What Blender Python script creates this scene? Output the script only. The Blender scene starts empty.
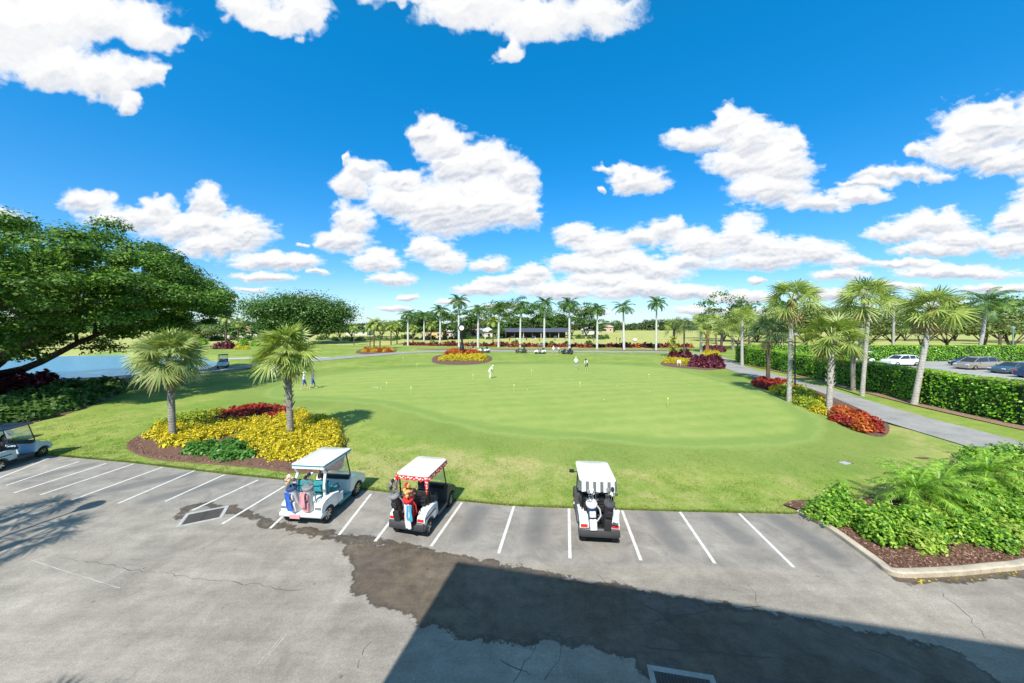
import bpy, bmesh, math, random
import numpy as np
from mathutils import Vector, Matrix
PI = math.pi
S = bpy.context.scene
C = S.collection

# ------------------------------------------------------------------ camera, world, sun, exposure
F, CH, HZ = 341.33, 6.4, 324.0          # focal length in pixels, eye height, horizon row
cam = bpy.data.cameras.new('camera'); camo = bpy.data.objects.new('camera', cam); C.objects.link(camo)
cam.sensor_width = 36; cam.lens = 12.0; cam.shift_y = -17.5 / 1024
cam.clip_start = 0.1; cam.clip_end = 20000
camo.location = (0, 0, CH); camo.rotation_euler = (PI / 2, 0, 0)
S.camera = camo

SUN_EL = math.radians(47.5)
sdir = Vector((0.256, 0.967, 0)) * math.cos(SUN_EL) + Vector((0, 0, -math.sin(SUN_EL)))   # travel of light
sun = bpy.data.lights.new('sun', 'SUN'); suno = bpy.data.objects.new('sun', sun); C.objects.link(suno)
sun.energy = 4.3; sun.angle = math.radians(0.53); sun.color = (1.0, 0.95, 0.86)
suno.rotation_euler = sdir.to_track_quat('-Z', 'Y').to_euler(); suno.location = (0, -20, 40)

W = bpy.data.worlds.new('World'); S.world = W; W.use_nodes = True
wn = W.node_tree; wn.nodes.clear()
sky = wn.nodes.new('ShaderNodeTexSky'); sky.sky_type = 'NISHITA'; sky.sun_disc = False
sky.sun_elevation = SUN_EL; sky.sun_rotation = math.atan2(-0.256, -0.967)
sky.altitude = 0; sky.air_density = 1.0; sky.dust_density = 0.3; sky.ozone_density = 2.5
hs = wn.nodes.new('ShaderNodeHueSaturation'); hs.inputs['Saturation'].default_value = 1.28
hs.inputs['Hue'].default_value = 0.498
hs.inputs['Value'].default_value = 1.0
bg = wn.nodes.new('ShaderNodeBackground'); bg.inputs['Strength'].default_value = 0.15
wo = wn.nodes.new('ShaderNodeOutputWorld')
# sky tint: less glare near the horizon, warm unseen zenith added to neutralise blue shadows
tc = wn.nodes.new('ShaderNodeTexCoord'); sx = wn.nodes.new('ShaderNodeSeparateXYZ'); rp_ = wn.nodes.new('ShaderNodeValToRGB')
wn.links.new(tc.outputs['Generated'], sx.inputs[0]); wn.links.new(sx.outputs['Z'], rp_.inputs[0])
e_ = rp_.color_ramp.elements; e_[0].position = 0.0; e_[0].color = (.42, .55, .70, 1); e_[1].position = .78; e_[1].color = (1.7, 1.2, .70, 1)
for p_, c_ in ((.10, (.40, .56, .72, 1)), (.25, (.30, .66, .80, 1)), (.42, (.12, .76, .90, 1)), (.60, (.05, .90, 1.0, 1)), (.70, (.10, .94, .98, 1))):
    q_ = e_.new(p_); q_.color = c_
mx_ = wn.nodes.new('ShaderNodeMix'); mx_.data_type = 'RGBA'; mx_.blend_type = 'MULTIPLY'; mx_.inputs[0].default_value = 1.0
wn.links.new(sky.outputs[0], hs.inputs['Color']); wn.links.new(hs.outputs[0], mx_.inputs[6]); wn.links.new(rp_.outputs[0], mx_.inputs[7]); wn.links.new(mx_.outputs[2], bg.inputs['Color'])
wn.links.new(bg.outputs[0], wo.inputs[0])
S.view_settings.view_transform = 'Standard'; S.view_settings.look = 'None'
S.view_settings.gamma = 1.0; S.view_settings.exposure = 0.74
S.render.engine = 'CYCLES'
S.cycles.max_bounces = 6; S.cycles.transparent_max_bounces = 12
S.cycles.diffuse_bounces = 3; S.cycles.glossy_bounces = 3

rnd = random.Random(7)
rng = np.random.default_rng(11)

def G(px, py, z=0.0):
    D = F * (CH - z) / (py - HZ)
    return Vector(((px - 512) * D / F, D, z))

# ------------------------------------------------------------------ materials
MATS = {}
def nt(name):
    m = bpy.data.materials.new(name); m.use_nodes = True; t = m.node_tree
    b = t.nodes['Principled BSDF']
    return m, t, b
def N(t, kind, **kw):
    n = t.nodes.new('ShaderNode' + kind)
    for k, v in kw.items():
        if k in n.inputs: n.inputs[k].default_value = v
        else: setattr(n, k, v)
    return n
def noise(t, vec, scale, detail=4, rough=0.55, dist=0.0):
    n = N(t, 'TexNoise', Scale=scale, Detail=detail, Roughness=rough, Distortion=dist)
    if vec is not None: t.links.new(vec, n.inputs['Vector'])
    return n.outputs['Fac']
def ramp(t, fac, stops, interp='LINEAR'):
    r = t.nodes.new('ShaderNodeValToRGB'); e = r.color_ramp.elements; r.color_ramp.interpolation = interp
    while len(e) < len(stops): e.new(0.5)
    for i, (p, c) in enumerate(stops):
        e[i].position = p
        e[i].color = (*c, 1) if isinstance(c, (tuple, list)) else (c, c, c, 1)
    t.links.new(fac, r.inputs[0]); return r.outputs[0]
def mix(t, fac, a, b, mode='MIX'):
    m = t.nodes.new('ShaderNodeMix'); m.data_type = 'RGBA'; m.blend_type = mode
    def put(v, s):
        if isinstance(v, (tuple, list)): s.default_value = (*v, 1)
        elif isinstance(v, (int, float)): s.default_value = v if s.type == 'VALUE' else (v, v, v, 1)
        else: t.links.new(v, s)
    put(fac, m.inputs[0]); put(a, m.inputs[6]); put(b, m.inputs[7]); return m.outputs[2]
def mth(t, op, a, b=None, c=None, clamp=False):
    m = t.nodes.new('ShaderNodeMath'); m.operation = op; m.use_clamp = clamp
    for i, v in enumerate((a, b, c)):
        if v is None: continue
        if isinstance(v, (int, float)): m.inputs[i].default_value = v
        else: t.links.new(v, m.inputs[i])
    return m.outputs[0]
def sstep(t, v, lo, hi):
    m = t.nodes.new('ShaderNodeMapRange'); m.interpolation_type = 'SMOOTHSTEP'
    m.inputs['From Min'].default_value = lo; m.inputs['From Max'].default_value = hi
    t.links.new(v, m.inputs['Value']); return m.outputs[0]
def attr(t, name):
    a = t.nodes.new('ShaderNodeAttribute'); a.attribute_name = name; return a.outputs['Fac']
def wpos(t):
    return t.nodes.new('ShaderNodeNewGeometry').outputs['Position']
def opos(t):
    return t.nodes.new('ShaderNodeTexCoord').outputs['Object']
def bump(t, b, h, strength=0.3, dist=0.02):
    n = N(t, 'Bump', Strength=strength, Distance=dist); t.links.new(h, n.inputs['Height'])
    t.links.new(n.outputs[0], b.inputs['Normal'])

def plain(name, col, rough=0.5, metal=0.0, var=0.12, scale=6.0, coat=0.0, bmp=0.0):
    m, t, b = nt(name)
    p = opos(t); n = noise(t, p, scale, 5, 0.6)
    lo = tuple(max(0, c * (1 - var)) for c in col); hi = tuple(min(1, c * (1 + var)) for c in col)
    t.links.new(ramp(t, n, [(0.3, lo), (0.7, hi)]), b.inputs['Base Color'])
    b.inputs['Roughness'].default_value = rough; b.inputs['Metallic'].default_value = metal
    if coat: b.inputs['Coat Weight'].default_value = coat; b.inputs['Coat Roughness'].default_value = 0.06
    if bmp: bump(t, b, noise(t, p, scale * 12, 3), bmp, 0.01)
    MATS[name] = m; return m

def leafmat(name, cols, trans=0.35, rough=0.5, nscale=0.5):
    """cols = list of colours over the random per leaf"""
    m, t, b = nt(name)
    g = t.nodes.new('ShaderNodeNewGeometry')
    stops = [(i / max(1, len(cols) - 1), c) for i, c in enumerate(cols)]
    c1 = ramp(t, g.outputs['Random Per Island'], stops)
    n = noise(t, opos(t), nscale, 3)
    c2 = mix(t, 1.0, c1, ramp(t, n, [(0.3, 0.72), (0.7, 1.25)]), 'MULTIPLY')
    t.links.new(c2, b.inputs['Base Color']); b.inputs['Roughness'].default_value = rough
    b.inputs['Specular IOR Level'].default_value = 0.35
    tr = N(t, 'BsdfTranslucent'); t.links.new(mix(t, 1.0, c2, (1.15, 1.25, 0.6), 'MULTIPLY'), tr.inputs['Color'])
    ms = N(t, 'MixShader'); ms.inputs[0].default_value = trans
    t.links.new(b.outputs[0], ms.inputs[1]); t.links.new(tr.outputs[0], ms.inputs[2])
    t.links.new(ms.outputs[0], t.nodes['Material Output'].inputs[0])
    MATS[name] = m; return m

leafmat('leaf_dark', [(0.03, 0.08, 0.014), (0.065, 0.145, 0.022), (0.12, 0.21, 0.035)], 0.25, 0.45, 0.25)
leafmat('leaf_ficus', [(0.035, 0.09, 0.012), (0.085, 0.185, 0.022), (0.19, 0.31, 0.035)], 0.3, 0.55, 0.3)
leafmat('leaf_mid', [(0.05, 0.11, 0.02), (0.09, 0.18, 0.035), (0.15, 0.24, 0.05)], 0.3, 0.5, 0.2)
leafmat('leaf_olive', [(0.11, 0.15, 0.04), (0.17, 0.22, 0.065), (0.24, 0.28, 0.09)], 0.3, 0.6, 0.2)
leafmat('leaf_palm', [(0.16, 0.22, 0.04), (0.28, 0.36, 0.08), (0.44, 0.48, 0.14)], 0.3, 0.4, 0.6)
leafmat('leaf_palm_silver', [(0.17, 0.23, 0.06), (0.28, 0.34, 0.10), (0.43, 0.46, 0.18)], 0.3, 0.4, 0.6)
leafmat('leaf_palm_dark', [(0.04, 0.08, 0.03), (0.07, 0.12, 0.045), (0.12, 0.18, 0.07)], 0.25, 0.4, 0.6)
leafmat('leaf_royal', [(0.05, 0.12, 0.025), (0.09, 0.18, 0.04), (0.16, 0.26, 0.06)], 0.3, 0.4, 0.4)
leafmat('leaf_dead', [(0.22, 0.16, 0.07), (0.38, 0.28, 0.13)], 0.1, 0.8)
leafmat('leaf_yellow', [(0.10, 0.14, 0.02), (0.30, 0.30, 0.02), (0.66, 0.50, 0.015), (0.80, 0.64, 0.03), (0.85, 0.70, 0.05)], 0.35, 0.5, 1.0)
leafmat('leaf_yellowgreen', [(0.12, 0.22, 0.02), (0.30, 0.38, 0.03), (0.55, 0.52, 0.04)], 0.35, 0.5, 1.0)
leafmat('leaf_red', [(0.14, 0.02, 0.015), (0.36, 0.025, 0.02), (0.50, 0.05, 0.03), (0.16, 0.07, 0.02)], 0.3, 0.45, 1.0)
leafmat('leaf_orange', [(0.35, 0.03, 0.02), (0.55, 0.09, 0.02), (0.60, 0.25, 0.03), (0.30, 0.02, 0.02)], 0.3, 0.45, 1.0)
leafmat('leaf_maroon', [(0.05, 0.008, 0.012), (0.12, 0.015, 0.03), (0.20, 0.03, 0.05)], 0.25, 0.45, 1.0)
leafmat('leaf_purple', [(0.07, 0.012, 0.025), (0.17, 0.03, 0.06), (0.27, 0.07, 0.11)], 0.25, 0.45, 1.0)
leafmat('leaf_bright', [(0.05, 0.16, 0.015), (0.14, 0.33, 0.03), (0.29, 0.50, 0.05), (0.44, 0.60, 0.08)], 0.35, 0.4, 0.9)
leafmat('leaf_fresh', [(0.04, 0.13, 0.02), (0.09, 0.24, 0.035), (0.16, 0.34, 0.06)], 0.35, 0.4, 0.9)
leafmat('leaf_lime', [(0.18, 0.32, 0.04), (0.33, 0.48, 0.07), (0.48, 0.58, 0.12)], 0.4, 0.4, 0.9)
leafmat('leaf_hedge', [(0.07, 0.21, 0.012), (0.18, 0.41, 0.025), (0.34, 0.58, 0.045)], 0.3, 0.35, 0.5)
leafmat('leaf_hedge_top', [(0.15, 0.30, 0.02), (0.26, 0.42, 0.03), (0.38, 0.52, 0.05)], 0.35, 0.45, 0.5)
leafmat('leaf_grass', [(0.12, 0.20, 0.03), (0.21, 0.29, 0.05), (0.33, 0.36, 0.10)], 0.3, 0.6, 0.5)
leafmat('leaf_far', [(0.03, 0.06, 0.02), (0.05, 0.09, 0.03), (0.08, 0.12, 0.04)], 0.1, 0.7, 0.02)

def barkmat(name, c0, c1, sc=3.0, ring=0.0):
    m, t, b = nt(name); p = opos(t)
    mp = N(t, 'Mapping'); mp.inputs['Scale'].default_value = (1, 1, 0.35); t.links.new(p, mp.inputs[0])
    n = noise(t, mp.outputs[0], sc * 2.2, 6, 0.7)
    if ring:
        w = N(t, 'TexWave', wave_type='BANDS', bands_direction='Z', Scale=ring, Distortion=7.0, Detail=4.0)
        t.links.new(p, w.inputs['Vector']); n = mth(t, 'ADD', mth(t, 'MULTIPLY', n, 0.85), mth(t, 'MULTIPLY', w.outputs['Fac'], 0.15))
    t.links.new(ramp(t, n, [(0.3, c0), (0.68, c1)]), b.inputs['Base Color']); b.inputs['Roughness'].default_value = 0.9
    bump(t, b, n, 0.6, 0.04); MATS[name] = m
barkmat('bark_grey', (0.10, 0.085, 0.07), (0.34, 0.31, 0.26), 3, 2.2)
barkmat('bark_pale', (0.24, 0.22, 0.19), (0.50, 0.46, 0.40), 2.5, 1.5)
barkmat('bark_royal', (0.38, 0.37, 0.34), (0.62, 0.60, 0.56), 1.5, 0.8)
barkmat('bark_brown', (0.045, 0.032, 0.024), (0.15, 0.11, 0.08), 2)
barkmat('bark_boot', (0.17, 0.14, 0.10), (0.46, 0.41, 0.33), 4)
barkmat('bark_fibre', (0.16, 0.07, 0.03), (0.36, 0.17, 0.08), 5)

# ------------------------------------------------------------------ mesh builder
class MB:
    def __init__(s): s.v = []; s.f = []; s.m = []
    def add(s, vs, fs, mi=0, M=None):
        o = len(s.v)
        if M is not None: vs = [M @ Vector(v) for v in vs]
        s.v += [tuple(v) for v in vs]; s.f += [tuple(o + i for i in f) for f in fs]; s.m += [mi] * len(fs)
        return s
    def box(s, c, d, mi=0, M=None, taper=(1, 1), bev=0.0):
        """box centre c size d; taper scales the top; bev = chamfer of vertical and horizontal edges"""
        x, y, z = d[0] / 2, d[1] / 2, d[2] / 2
        if bev <= 0:
            vs = [(-x, -y, -z), (x, -y, -z), (x, y, -z), (-x, y, -z)]
            tx, ty = taper
            vs += [(-x * tx, -y * ty, z), (x * tx, -y * ty, z), (x * tx, y * ty, z), (-x * tx, y * ty, z)]
            vs = [(a + c[0], b + c[1], e + c[2]) for a, b, e in vs]
            return s.add(vs, [(0, 3, 2, 1), (4, 5, 6, 7), (0, 1, 5, 4), (1, 2, 6, 5), (2, 3, 7, 6), (3, 0, 4, 7)], mi, M)
        b = min(bev, x * .95, y * .95, z * .95)
        def ringp(zz, ins, t):
            X, Y = (x - ins), (y - ins); tx, ty = (taper if t else (1, 1))
            k = b * 0.6
            pts = [(-X + k, -Y), (X - k, -Y), (X, -Y + k), (X, Y - k), (X - k, Y), (-X + k, Y), (-X, Y - k), (-X, -Y + k)]
            return [(p[0] * tx + c[0], p[1] * ty + c[1], zz + c[2]) for p in pts]
        rings = [ringp(-z, b, 0), ringp(-z + b, 0, 0), ringp(z - b, 0, 1), ringp(z - b * .3, b * .3, 1), ringp(z, b, 1)]
        return s.loft(rings, mi, M)
    def loft(s, rings, mi=0, M=None, cap=True, closed=True):
        n = len(rings[0]); vs = [p for r in rings for p in r]; fs = []
        for i in range(len(rings) - 1):
            for j in range(n if closed else n - 1):
                k = (j + 1) % n
                fs.append((i * n + j, i * n + k, (i + 1) * n + k, (i + 1) * n + j))
        if cap and closed:
            fs.append(tuple(reversed(range(n)))); o = (len(rings) - 1) * n; fs.append(tuple(range(o, o + n)))
        return s.add(vs, fs, mi, M)
    def tube(s, pts, rad, n=8, mi=0, M=None, cap=True):
        pts = [Vector(p) for p in pts]
        if isinstance(rad, (int, float)): rad = [rad] * len(pts)
        rings = []; up = None
        for i, p in enumerate(pts):
            d = (pts[min(i + 1, len(pts) - 1)] - pts[max(i - 1, 0)]).normalized()
            if up is None: up = Vector((1, 0, 0)) if abs(d.x) < 0.8 else Vector((0, 1, 0))
            a = d.cross(up).normalized(); b = d.cross(a).normalized(); up = a.cross(d)
            rings.append([p + (a * math.cos(q) + b * math.sin(q)) * rad[i] for q in [2 * PI * k / n for k in range(n)]])
        return s.loft(rings, mi, M, cap)
    def lathe(s, prof, c=(0, 0, 0), n=16, mi=0, M=None):
        rings = [[(c[0] + r * math.cos(2 * PI * k / n), c[1] + r * math.sin(2 * PI * k / n), c[2] + z) for k in range(n)] for r, z in prof]
        return s.loft(rings, mi, M)
    def ball(s, c, r, mi=0, n=10, M=None, sc=(1, 1, 1)):
        rings = []
        for i in range(n // 2 + 1):
            a = -PI / 2 + PI * i / (n // 2); a = max(-1.5, min(1.5, a))
            rings.append([(c[0] + r * sc[0] * math.cos(a) * math.cos(2 * PI * k / n), c[1] + r * sc[1] * math.cos(a) * math.sin(2 * PI * k / n), c[2] + r * sc[2] * math.sin(a)) for k in range(n)])
        return s.loft(rings, mi, M)
    def prism(s, poly, z0, z1, mi=0, M=None):
        n = len(poly); return s.loft([[(x, y, z0) for x, y in poly], [(x, y, z1) for x, y in poly]], mi, M)
    def build(s, name, mats, parent=None, smooth=False, angle=40):
        me = bpy.data.meshes.new(name); me.from_pydata(s.v, [], s.f)
        for m in (mats if isinstance(mats, (list, tuple)) else [mats]):
            me.materials.append(MATS[m] if isinstance(m, str) else m)
        me.polygons.foreach_set('material_index', s.m)
        bm = bmesh.new(); bm.from_mesh(me); bmesh.ops.recalc_face_normals(bm, faces=bm.faces); bm.to_mesh(me); bm.free()
        if smooth:
            me.shade_smooth()
            me.set_sharp_from_angle(angle=math.radians(angle))
        o = bpy.data.objects.new(name, me); C.objects.link(o)
        if parent: o.parent = parent
        return o

def quads(name, V, mats, parent=None, midx=None, smooth=False):
    """V: (n,4,3) quads -> one mesh"""
    V = np.ascontiguousarray(V, dtype=np.float32); n = len(V)
    me = bpy.data.meshes.new(name); me.vertices.add(n * 4); me.vertices.foreach_set('co', V.reshape(-1))
    me.loops.add(n * 4); me.loops.foreach_set('vertex_index', np.arange(n * 4, dtype=np.int32))
    me.polygons.add(n); me.polygons.foreach_set('loop_start', np.arange(0, n * 4, 4, dtype=np.int32))
    for m in (mats if isinstance(mats, (list, tuple)) else [mats]): me.materials.append(MATS[m])
    if midx is not None: me.polygons.foreach_set('material_index', np.asarray(midx, dtype=np.int32))
    me.update(calc_edges=True); me.validate()
    o = bpy.data.objects.new(name, me); C.objects.link(o)
    if parent: o.parent = parent
    return o

def tag(o, label=None, cat=None, group=None, kind=None):
    if label: o['label'] = label
    if cat: o['category'] = cat
    if group: o['group'] = group
    if kind: o['kind'] = kind
    return o
def thing(name, label, cat, loc=(0, 0, 0), rz=0, group=None):
    o = bpy.data.objects.new(name, None); C.objects.link(o); o.location = loc; o.rotation_euler = (0, 0, rz)
    o.empty_display_size = 0.3
    return tag(o, label, cat, group)
def copy_tree(root, loc, rz=0, label=None, group=None, scale=None):
    r = root.copy(); C.objects.link(r); r.location = loc; r.rotation_euler = (0, 0, rz)
    if scale is not None: r.scale = scale if isinstance(scale, (tuple, list)) else (scale,) * 3
    if label: r['label'] = label
    if group: r['group'] = group
    for ch in list(root.children):
        c = ch.copy(); C.objects.link(c); c.parent = r
        for g in list(ch.children):
            d = g.copy(); C.objects.link(d); d.parent = c
    return r

def unit(a): return a / np.maximum(np.linalg.norm(a, axis=-1, keepdims=True), 1e-9)
def leaf_quads(P, Nn, L, Wd, droop=0.0):
    """leaf quads (diamond-ish) at P with normals Nn; L, Wd arrays"""
    n = len(P); r = unit(rng.normal(size=(n, 3)))
    a = unit(np.cross(Nn, r)); b = np.cross(Nn, a)
    L = np.asarray(L).reshape(-1, 1) / 2; Wd = np.asarray(Wd).reshape(-1, 1) / 2
    a = a * L; b = b * Wd
    return np.stack([P - a, P + b * 1.0 - a * .05, P + a, P - b * 1.0 - a * .05], 1)

def foliage_ball(cx, r, n, leaf, up=0.5, flat=1.0):
    d = unit(rng.normal(size=(n, 3))); d[:, 2] = np.where(d[:, 2] < -0.3, -d[:, 2] * .6, d[:, 2])
    rad = r * rng.uniform(0.55, 1.05, (n, 1)) * (1 + 0.0 * d[:, :1])
    P = np.asarray(cx) + d * rad * np.array([1, 1, flat])
    Nn = unit(d + rng.normal(size=(n, 3)) * .55 + np.array([0, 0, up]))
    L = leaf * rng.uniform(.7, 1.3, n)
    return leaf_quads(P, Nn, L, L * .62)

# ------------------------------------------------------------------ polygon distance
def sdist(P, poly):
    """signed distance (positive inside) of points P (n,2) to polygon"""
    poly = np.asarray(poly, float); n = len(poly); dmin = np.full(len(P), 1e9); ins = np.zeros(len(P), bool)
    for i in range(n):
        a = poly[i]; b = poly[(i + 1) % n]; ab = b - a; ap = P - a
        t = np.clip((ap @ ab) / max(ab @ ab, 1e-9), 0, 1)[:, None]
        dmin = np.minimum(dmin, np.linalg.norm(ap - t * ab, axis=1))
        c = ((a[1] > P[:, 1]) != (b[1] > P[:, 1]))
        with np.errstate(divide='ignore', invalid='ignore'):
            xx = (b[0] - a[0]) * (P[:, 1] - a[1]) / (b[1] - a[1]) + a[0]
        ins ^= c & (P[:, 0] < xx)
    return np.where(ins, dmin, -dmin)
def ldist(P, pts):
    d = np.full(len(P), 1e9)
    for a, b in zip(pts[:-1], pts[1:]):
        a = np.asarray(a, float); b = np.asarray(b, float); ab = b - a; ap = P - a
        t = np.clip((ap @ ab) / max(ab @ ab, 1e-9), 0, 1)[:, None]
        d = np.minimum(d, np.linalg.norm(ap - t * ab, axis=1))
    return d
def pxpoly(pts): return [tuple(G(x, y).xy) for x, y in pts]
def spline(pts, k=6, closed=False):
    pts = [np.asarray(p, float) for p in pts]; n = len(pts); out = []
    rngi = range(n) if closed else range(n - 1)
    for i in rngi:
        if closed: p0, p1, p2, p3 = pts[i - 1], pts[i], pts[(i + 1) % n], pts[(i + 2) % n]
        else: p0, p1, p2, p3 = pts[max(i - 1, 0)], pts[i], pts[i + 1], pts[min(i + 2, n - 1)]
        for j in range(k):
            t = j / k
            out.append(0.5 * ((2 * p1) + (-p0 + p2) * t + (2 * p0 - 5 * p1 + 4 * p2 - p3) * t * t + (-p0 + 3 * p1 - 3 * p2 + p3) * t ** 3))
    if not closed: out.append(pts[-1])
    return [tuple(p) for p in out]

def grid_mesh(name, X, Y, Z, mat, attrs=None):
    """X,Y,Z arrays (r,c)"""
    r, c = X.shape; V = np.stack([X, Y, Z], -1).reshape(-1, 3).astype(np.float32)
    i = np.arange(r * c).reshape(r, c)
    Q = np.stack([i[:-1, :-1], i[:-1, 1:], i[1:, 1:], i[1:, :-1]], -1).reshape(-1, 4).astype(np.int32)
    me = bpy.data.meshes.new(name); me.vertices.add(len(V)); me.vertices.foreach_set('co', V.reshape(-1))
    me.loops.add(Q.size); me.loops.foreach_set('vertex_index', Q.reshape(-1))
    me.polygons.add(len(Q)); me.polygons.foreach_set('loop_start', np.arange(0, Q.size, 4, dtype=np.int32))
    me.materials.append(MATS[mat]); me.update(calc_edges=True)
    for k, a in (attrs or {}).items():
        at = me.attributes.new(k, 'FLOAT', 'POINT'); at.data.foreach_set('value', a.reshape(-1).astype(np.float32))
    me.shade_smooth()
    o = bpy.data.objects.new(name, me); C.objects.link(o); return o
def sheet(name, poly, z, mat, kind='structure', parent=None):
    bm = bmesh.new(); vs = [bm.verts.new((x, y, z)) for x, y in poly]; f = bm.faces.new(vs)
    if f.normal.z < 0: f.normal_flip()
    bmesh.ops.triangulate(bm, faces=bm.faces[:])
    me = bpy.data.meshes.new(name); bm.to_mesh(me); bm.free(); me.materials.append(MATS[mat])
    o = bpy.data.objects.new(name, me); C.objects.link(o)
    if kind: o['kind'] = kind
    if parent: o.parent = parent
    return o
def ribbon(name, pts, w, z, mat, kind='structure', wv=0.0):
    pts = [Vector((p[0], p[1])) for p in pts]; L = []; R = []
    for i, p in enumerate(pts):
        d = (pts[min(i + 1, len(pts) - 1)] - pts[max(i - 1, 0)]).normalized(); n = Vector((-d.y, d.x))
        ww = (w[i] if isinstance(w, (list, tuple)) else w) / 2 * (1 + wv * rnd.uniform(-1, 1))
        L.append((p + n * ww)); R.append((p - n * ww))
    b = MB(); vs = [(q.x, q.y, z) for q in L] + [(q.x, q.y, z) for q in R]; n = len(pts)
    b.add(vs, [(i, i + 1, n + i + 1, n + i) for i in range(n - 1)])
    o = b.build(name, mat)
    if o.data.polygons[0].normal.z < 0: o.data.flip_normals()
    if kind: o['kind'] = kind
    return o
# numpy value noise (for cloud field)
def vnoise(x, y, seed):
    r = np.random.default_rng(seed); T = r.random((256, 256))
    xi = np.floor(x).astype(int); yi = np.floor(y).astype(int); fx = x - xi; fy = y - yi
    fx = fx * fx * fx * (fx * (fx * 6 - 15) + 10); fy = fy * fy * fy * (fy * (fy * 6 - 15) + 10)
    g = lambda a, b: T[a % 256, b % 256]
    return (g(xi, yi) * (1 - fx) + g(xi + 1, yi) * fx) * (1 - fy) + (g(xi, yi + 1) * (1 - fx) + g(xi + 1, yi + 1) * fx) * fy
def fbm(x, y, seed, octs=5, rough=0.5):
    s = 0; a = 1; tot = 0
    for o in range(octs):
        s = s + a * vnoise(x * 2 ** o + 37.2 * o, y * 2 ** o + 11.7 * o, seed + o); tot += a; a *= rough
    return s / tot
def billow(x, y, seed, octs=5, rough=0.5):
    s = 0; a = 1; tot = 0
    for o in range(octs):
        s = s + a * (1 - np.abs(2 * vnoise(x * 2 ** o + 37.2 * o, y * 2 ** o + 11.7 * o, seed + o) - 1)); tot += a; a *= rough
    return s / tot

# ------------------------------------------------------------------ sky dome carrying the clouds
BL = [ # px, py, rx, ry of each cloud lobe seen from the lot
 (20,30,75,52),(95,22,70,30),(150,38,48,16),(145,76,24,18),(105,82,34,26),(125,103,14,16),(55,70,45,25),
 (248,6,36,20),(302,12,30,26),(272,20,30,16),(395,-4,40,12),(470,8,52,26),(532,24,42,26),(590,14,50,28),(508,50,12,16),
 (88,203,28,14),(130,217,45,13),(158,209,20,17),(206,203,21,23),(190,228,60,18),(243,234,36,26),(215,246,45,14),(272,262,52,10),(302,262,26,8),(262,277,40,6),(248,290,22,4),
 (455,172,32,18),(428,134,17,21),(446,150,28,26),(482,163,38,24),(516,178,23,25),(522,212,18,26),(482,206,52,36),(440,212,50,34),(402,186,24,14),(368,175,22,14),(354,186,18,14),(395,203,30,20),
 (352,222,24,22),(346,243,32,15),(330,240,22,12),(376,262,32,13),(392,279,30,8),(430,250,30,16),(447,263,24,13),
 (636,182,28,17),(625,172,12,12),(606,166,11,5),(598,190,5,6),
 (696,142,30,14),(733,126,22,18),(748,143,40,30),(793,146,16,19),(782,166,34,27),(770,190,45,24),(822,204,32,11),(862,196,26,8),(738,165,36,18),
 (900,174,52,9),(922,152,12,8),(985,128,44,32),(962,150,34,24),(995,104,16,12),(1000,162,44,18),(1048,130,50,38),(868,184,30,7),
 (668,232,24,14),(702,246,40,19),(742,238,26,26),(772,250,34,18),(818,252,38,17),(850,262,20,10),(760,262,60,12),(690,262,30,10),
 (576,236,28,17),(602,248,42,20),(588,266,48,14),(642,240,28,12),(622,266,56,15),(660,272,38,14),
 (932,224,42,16),(900,233,40,12),(958,240,42,14),(935,250,52,10),(1016,222,26,18),(1010,246,36,14),
 (955,272,78,8),(905,264,50,6),(1000,288,60,7),(890,286,46,6),(840,276,34,7),
 (490,266,22,9),(532,276,24,12),(512,283,46,9),(482,290,34,8),(560,291,56,10),(640,290,66,14),(604,280,44,10),(692,293,50,11),(410,298,13,5),(742,298,46,9),(838,294,60,8),(760,281,12,5),(320,272,16,4),(300,244,8,3),(352,160,5,8),(1060,200,50,40),(-60,60,70,50),(455,303,22,5),(395,310,26,4),(500,308,30,5),(700,311,44,6),(590,310,30,5),(780,312,40,5),(920,305,50,6),(985,312,40,5),(215,300,26,4),(300,296,20,3),(-40,215,60,12)]
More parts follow.
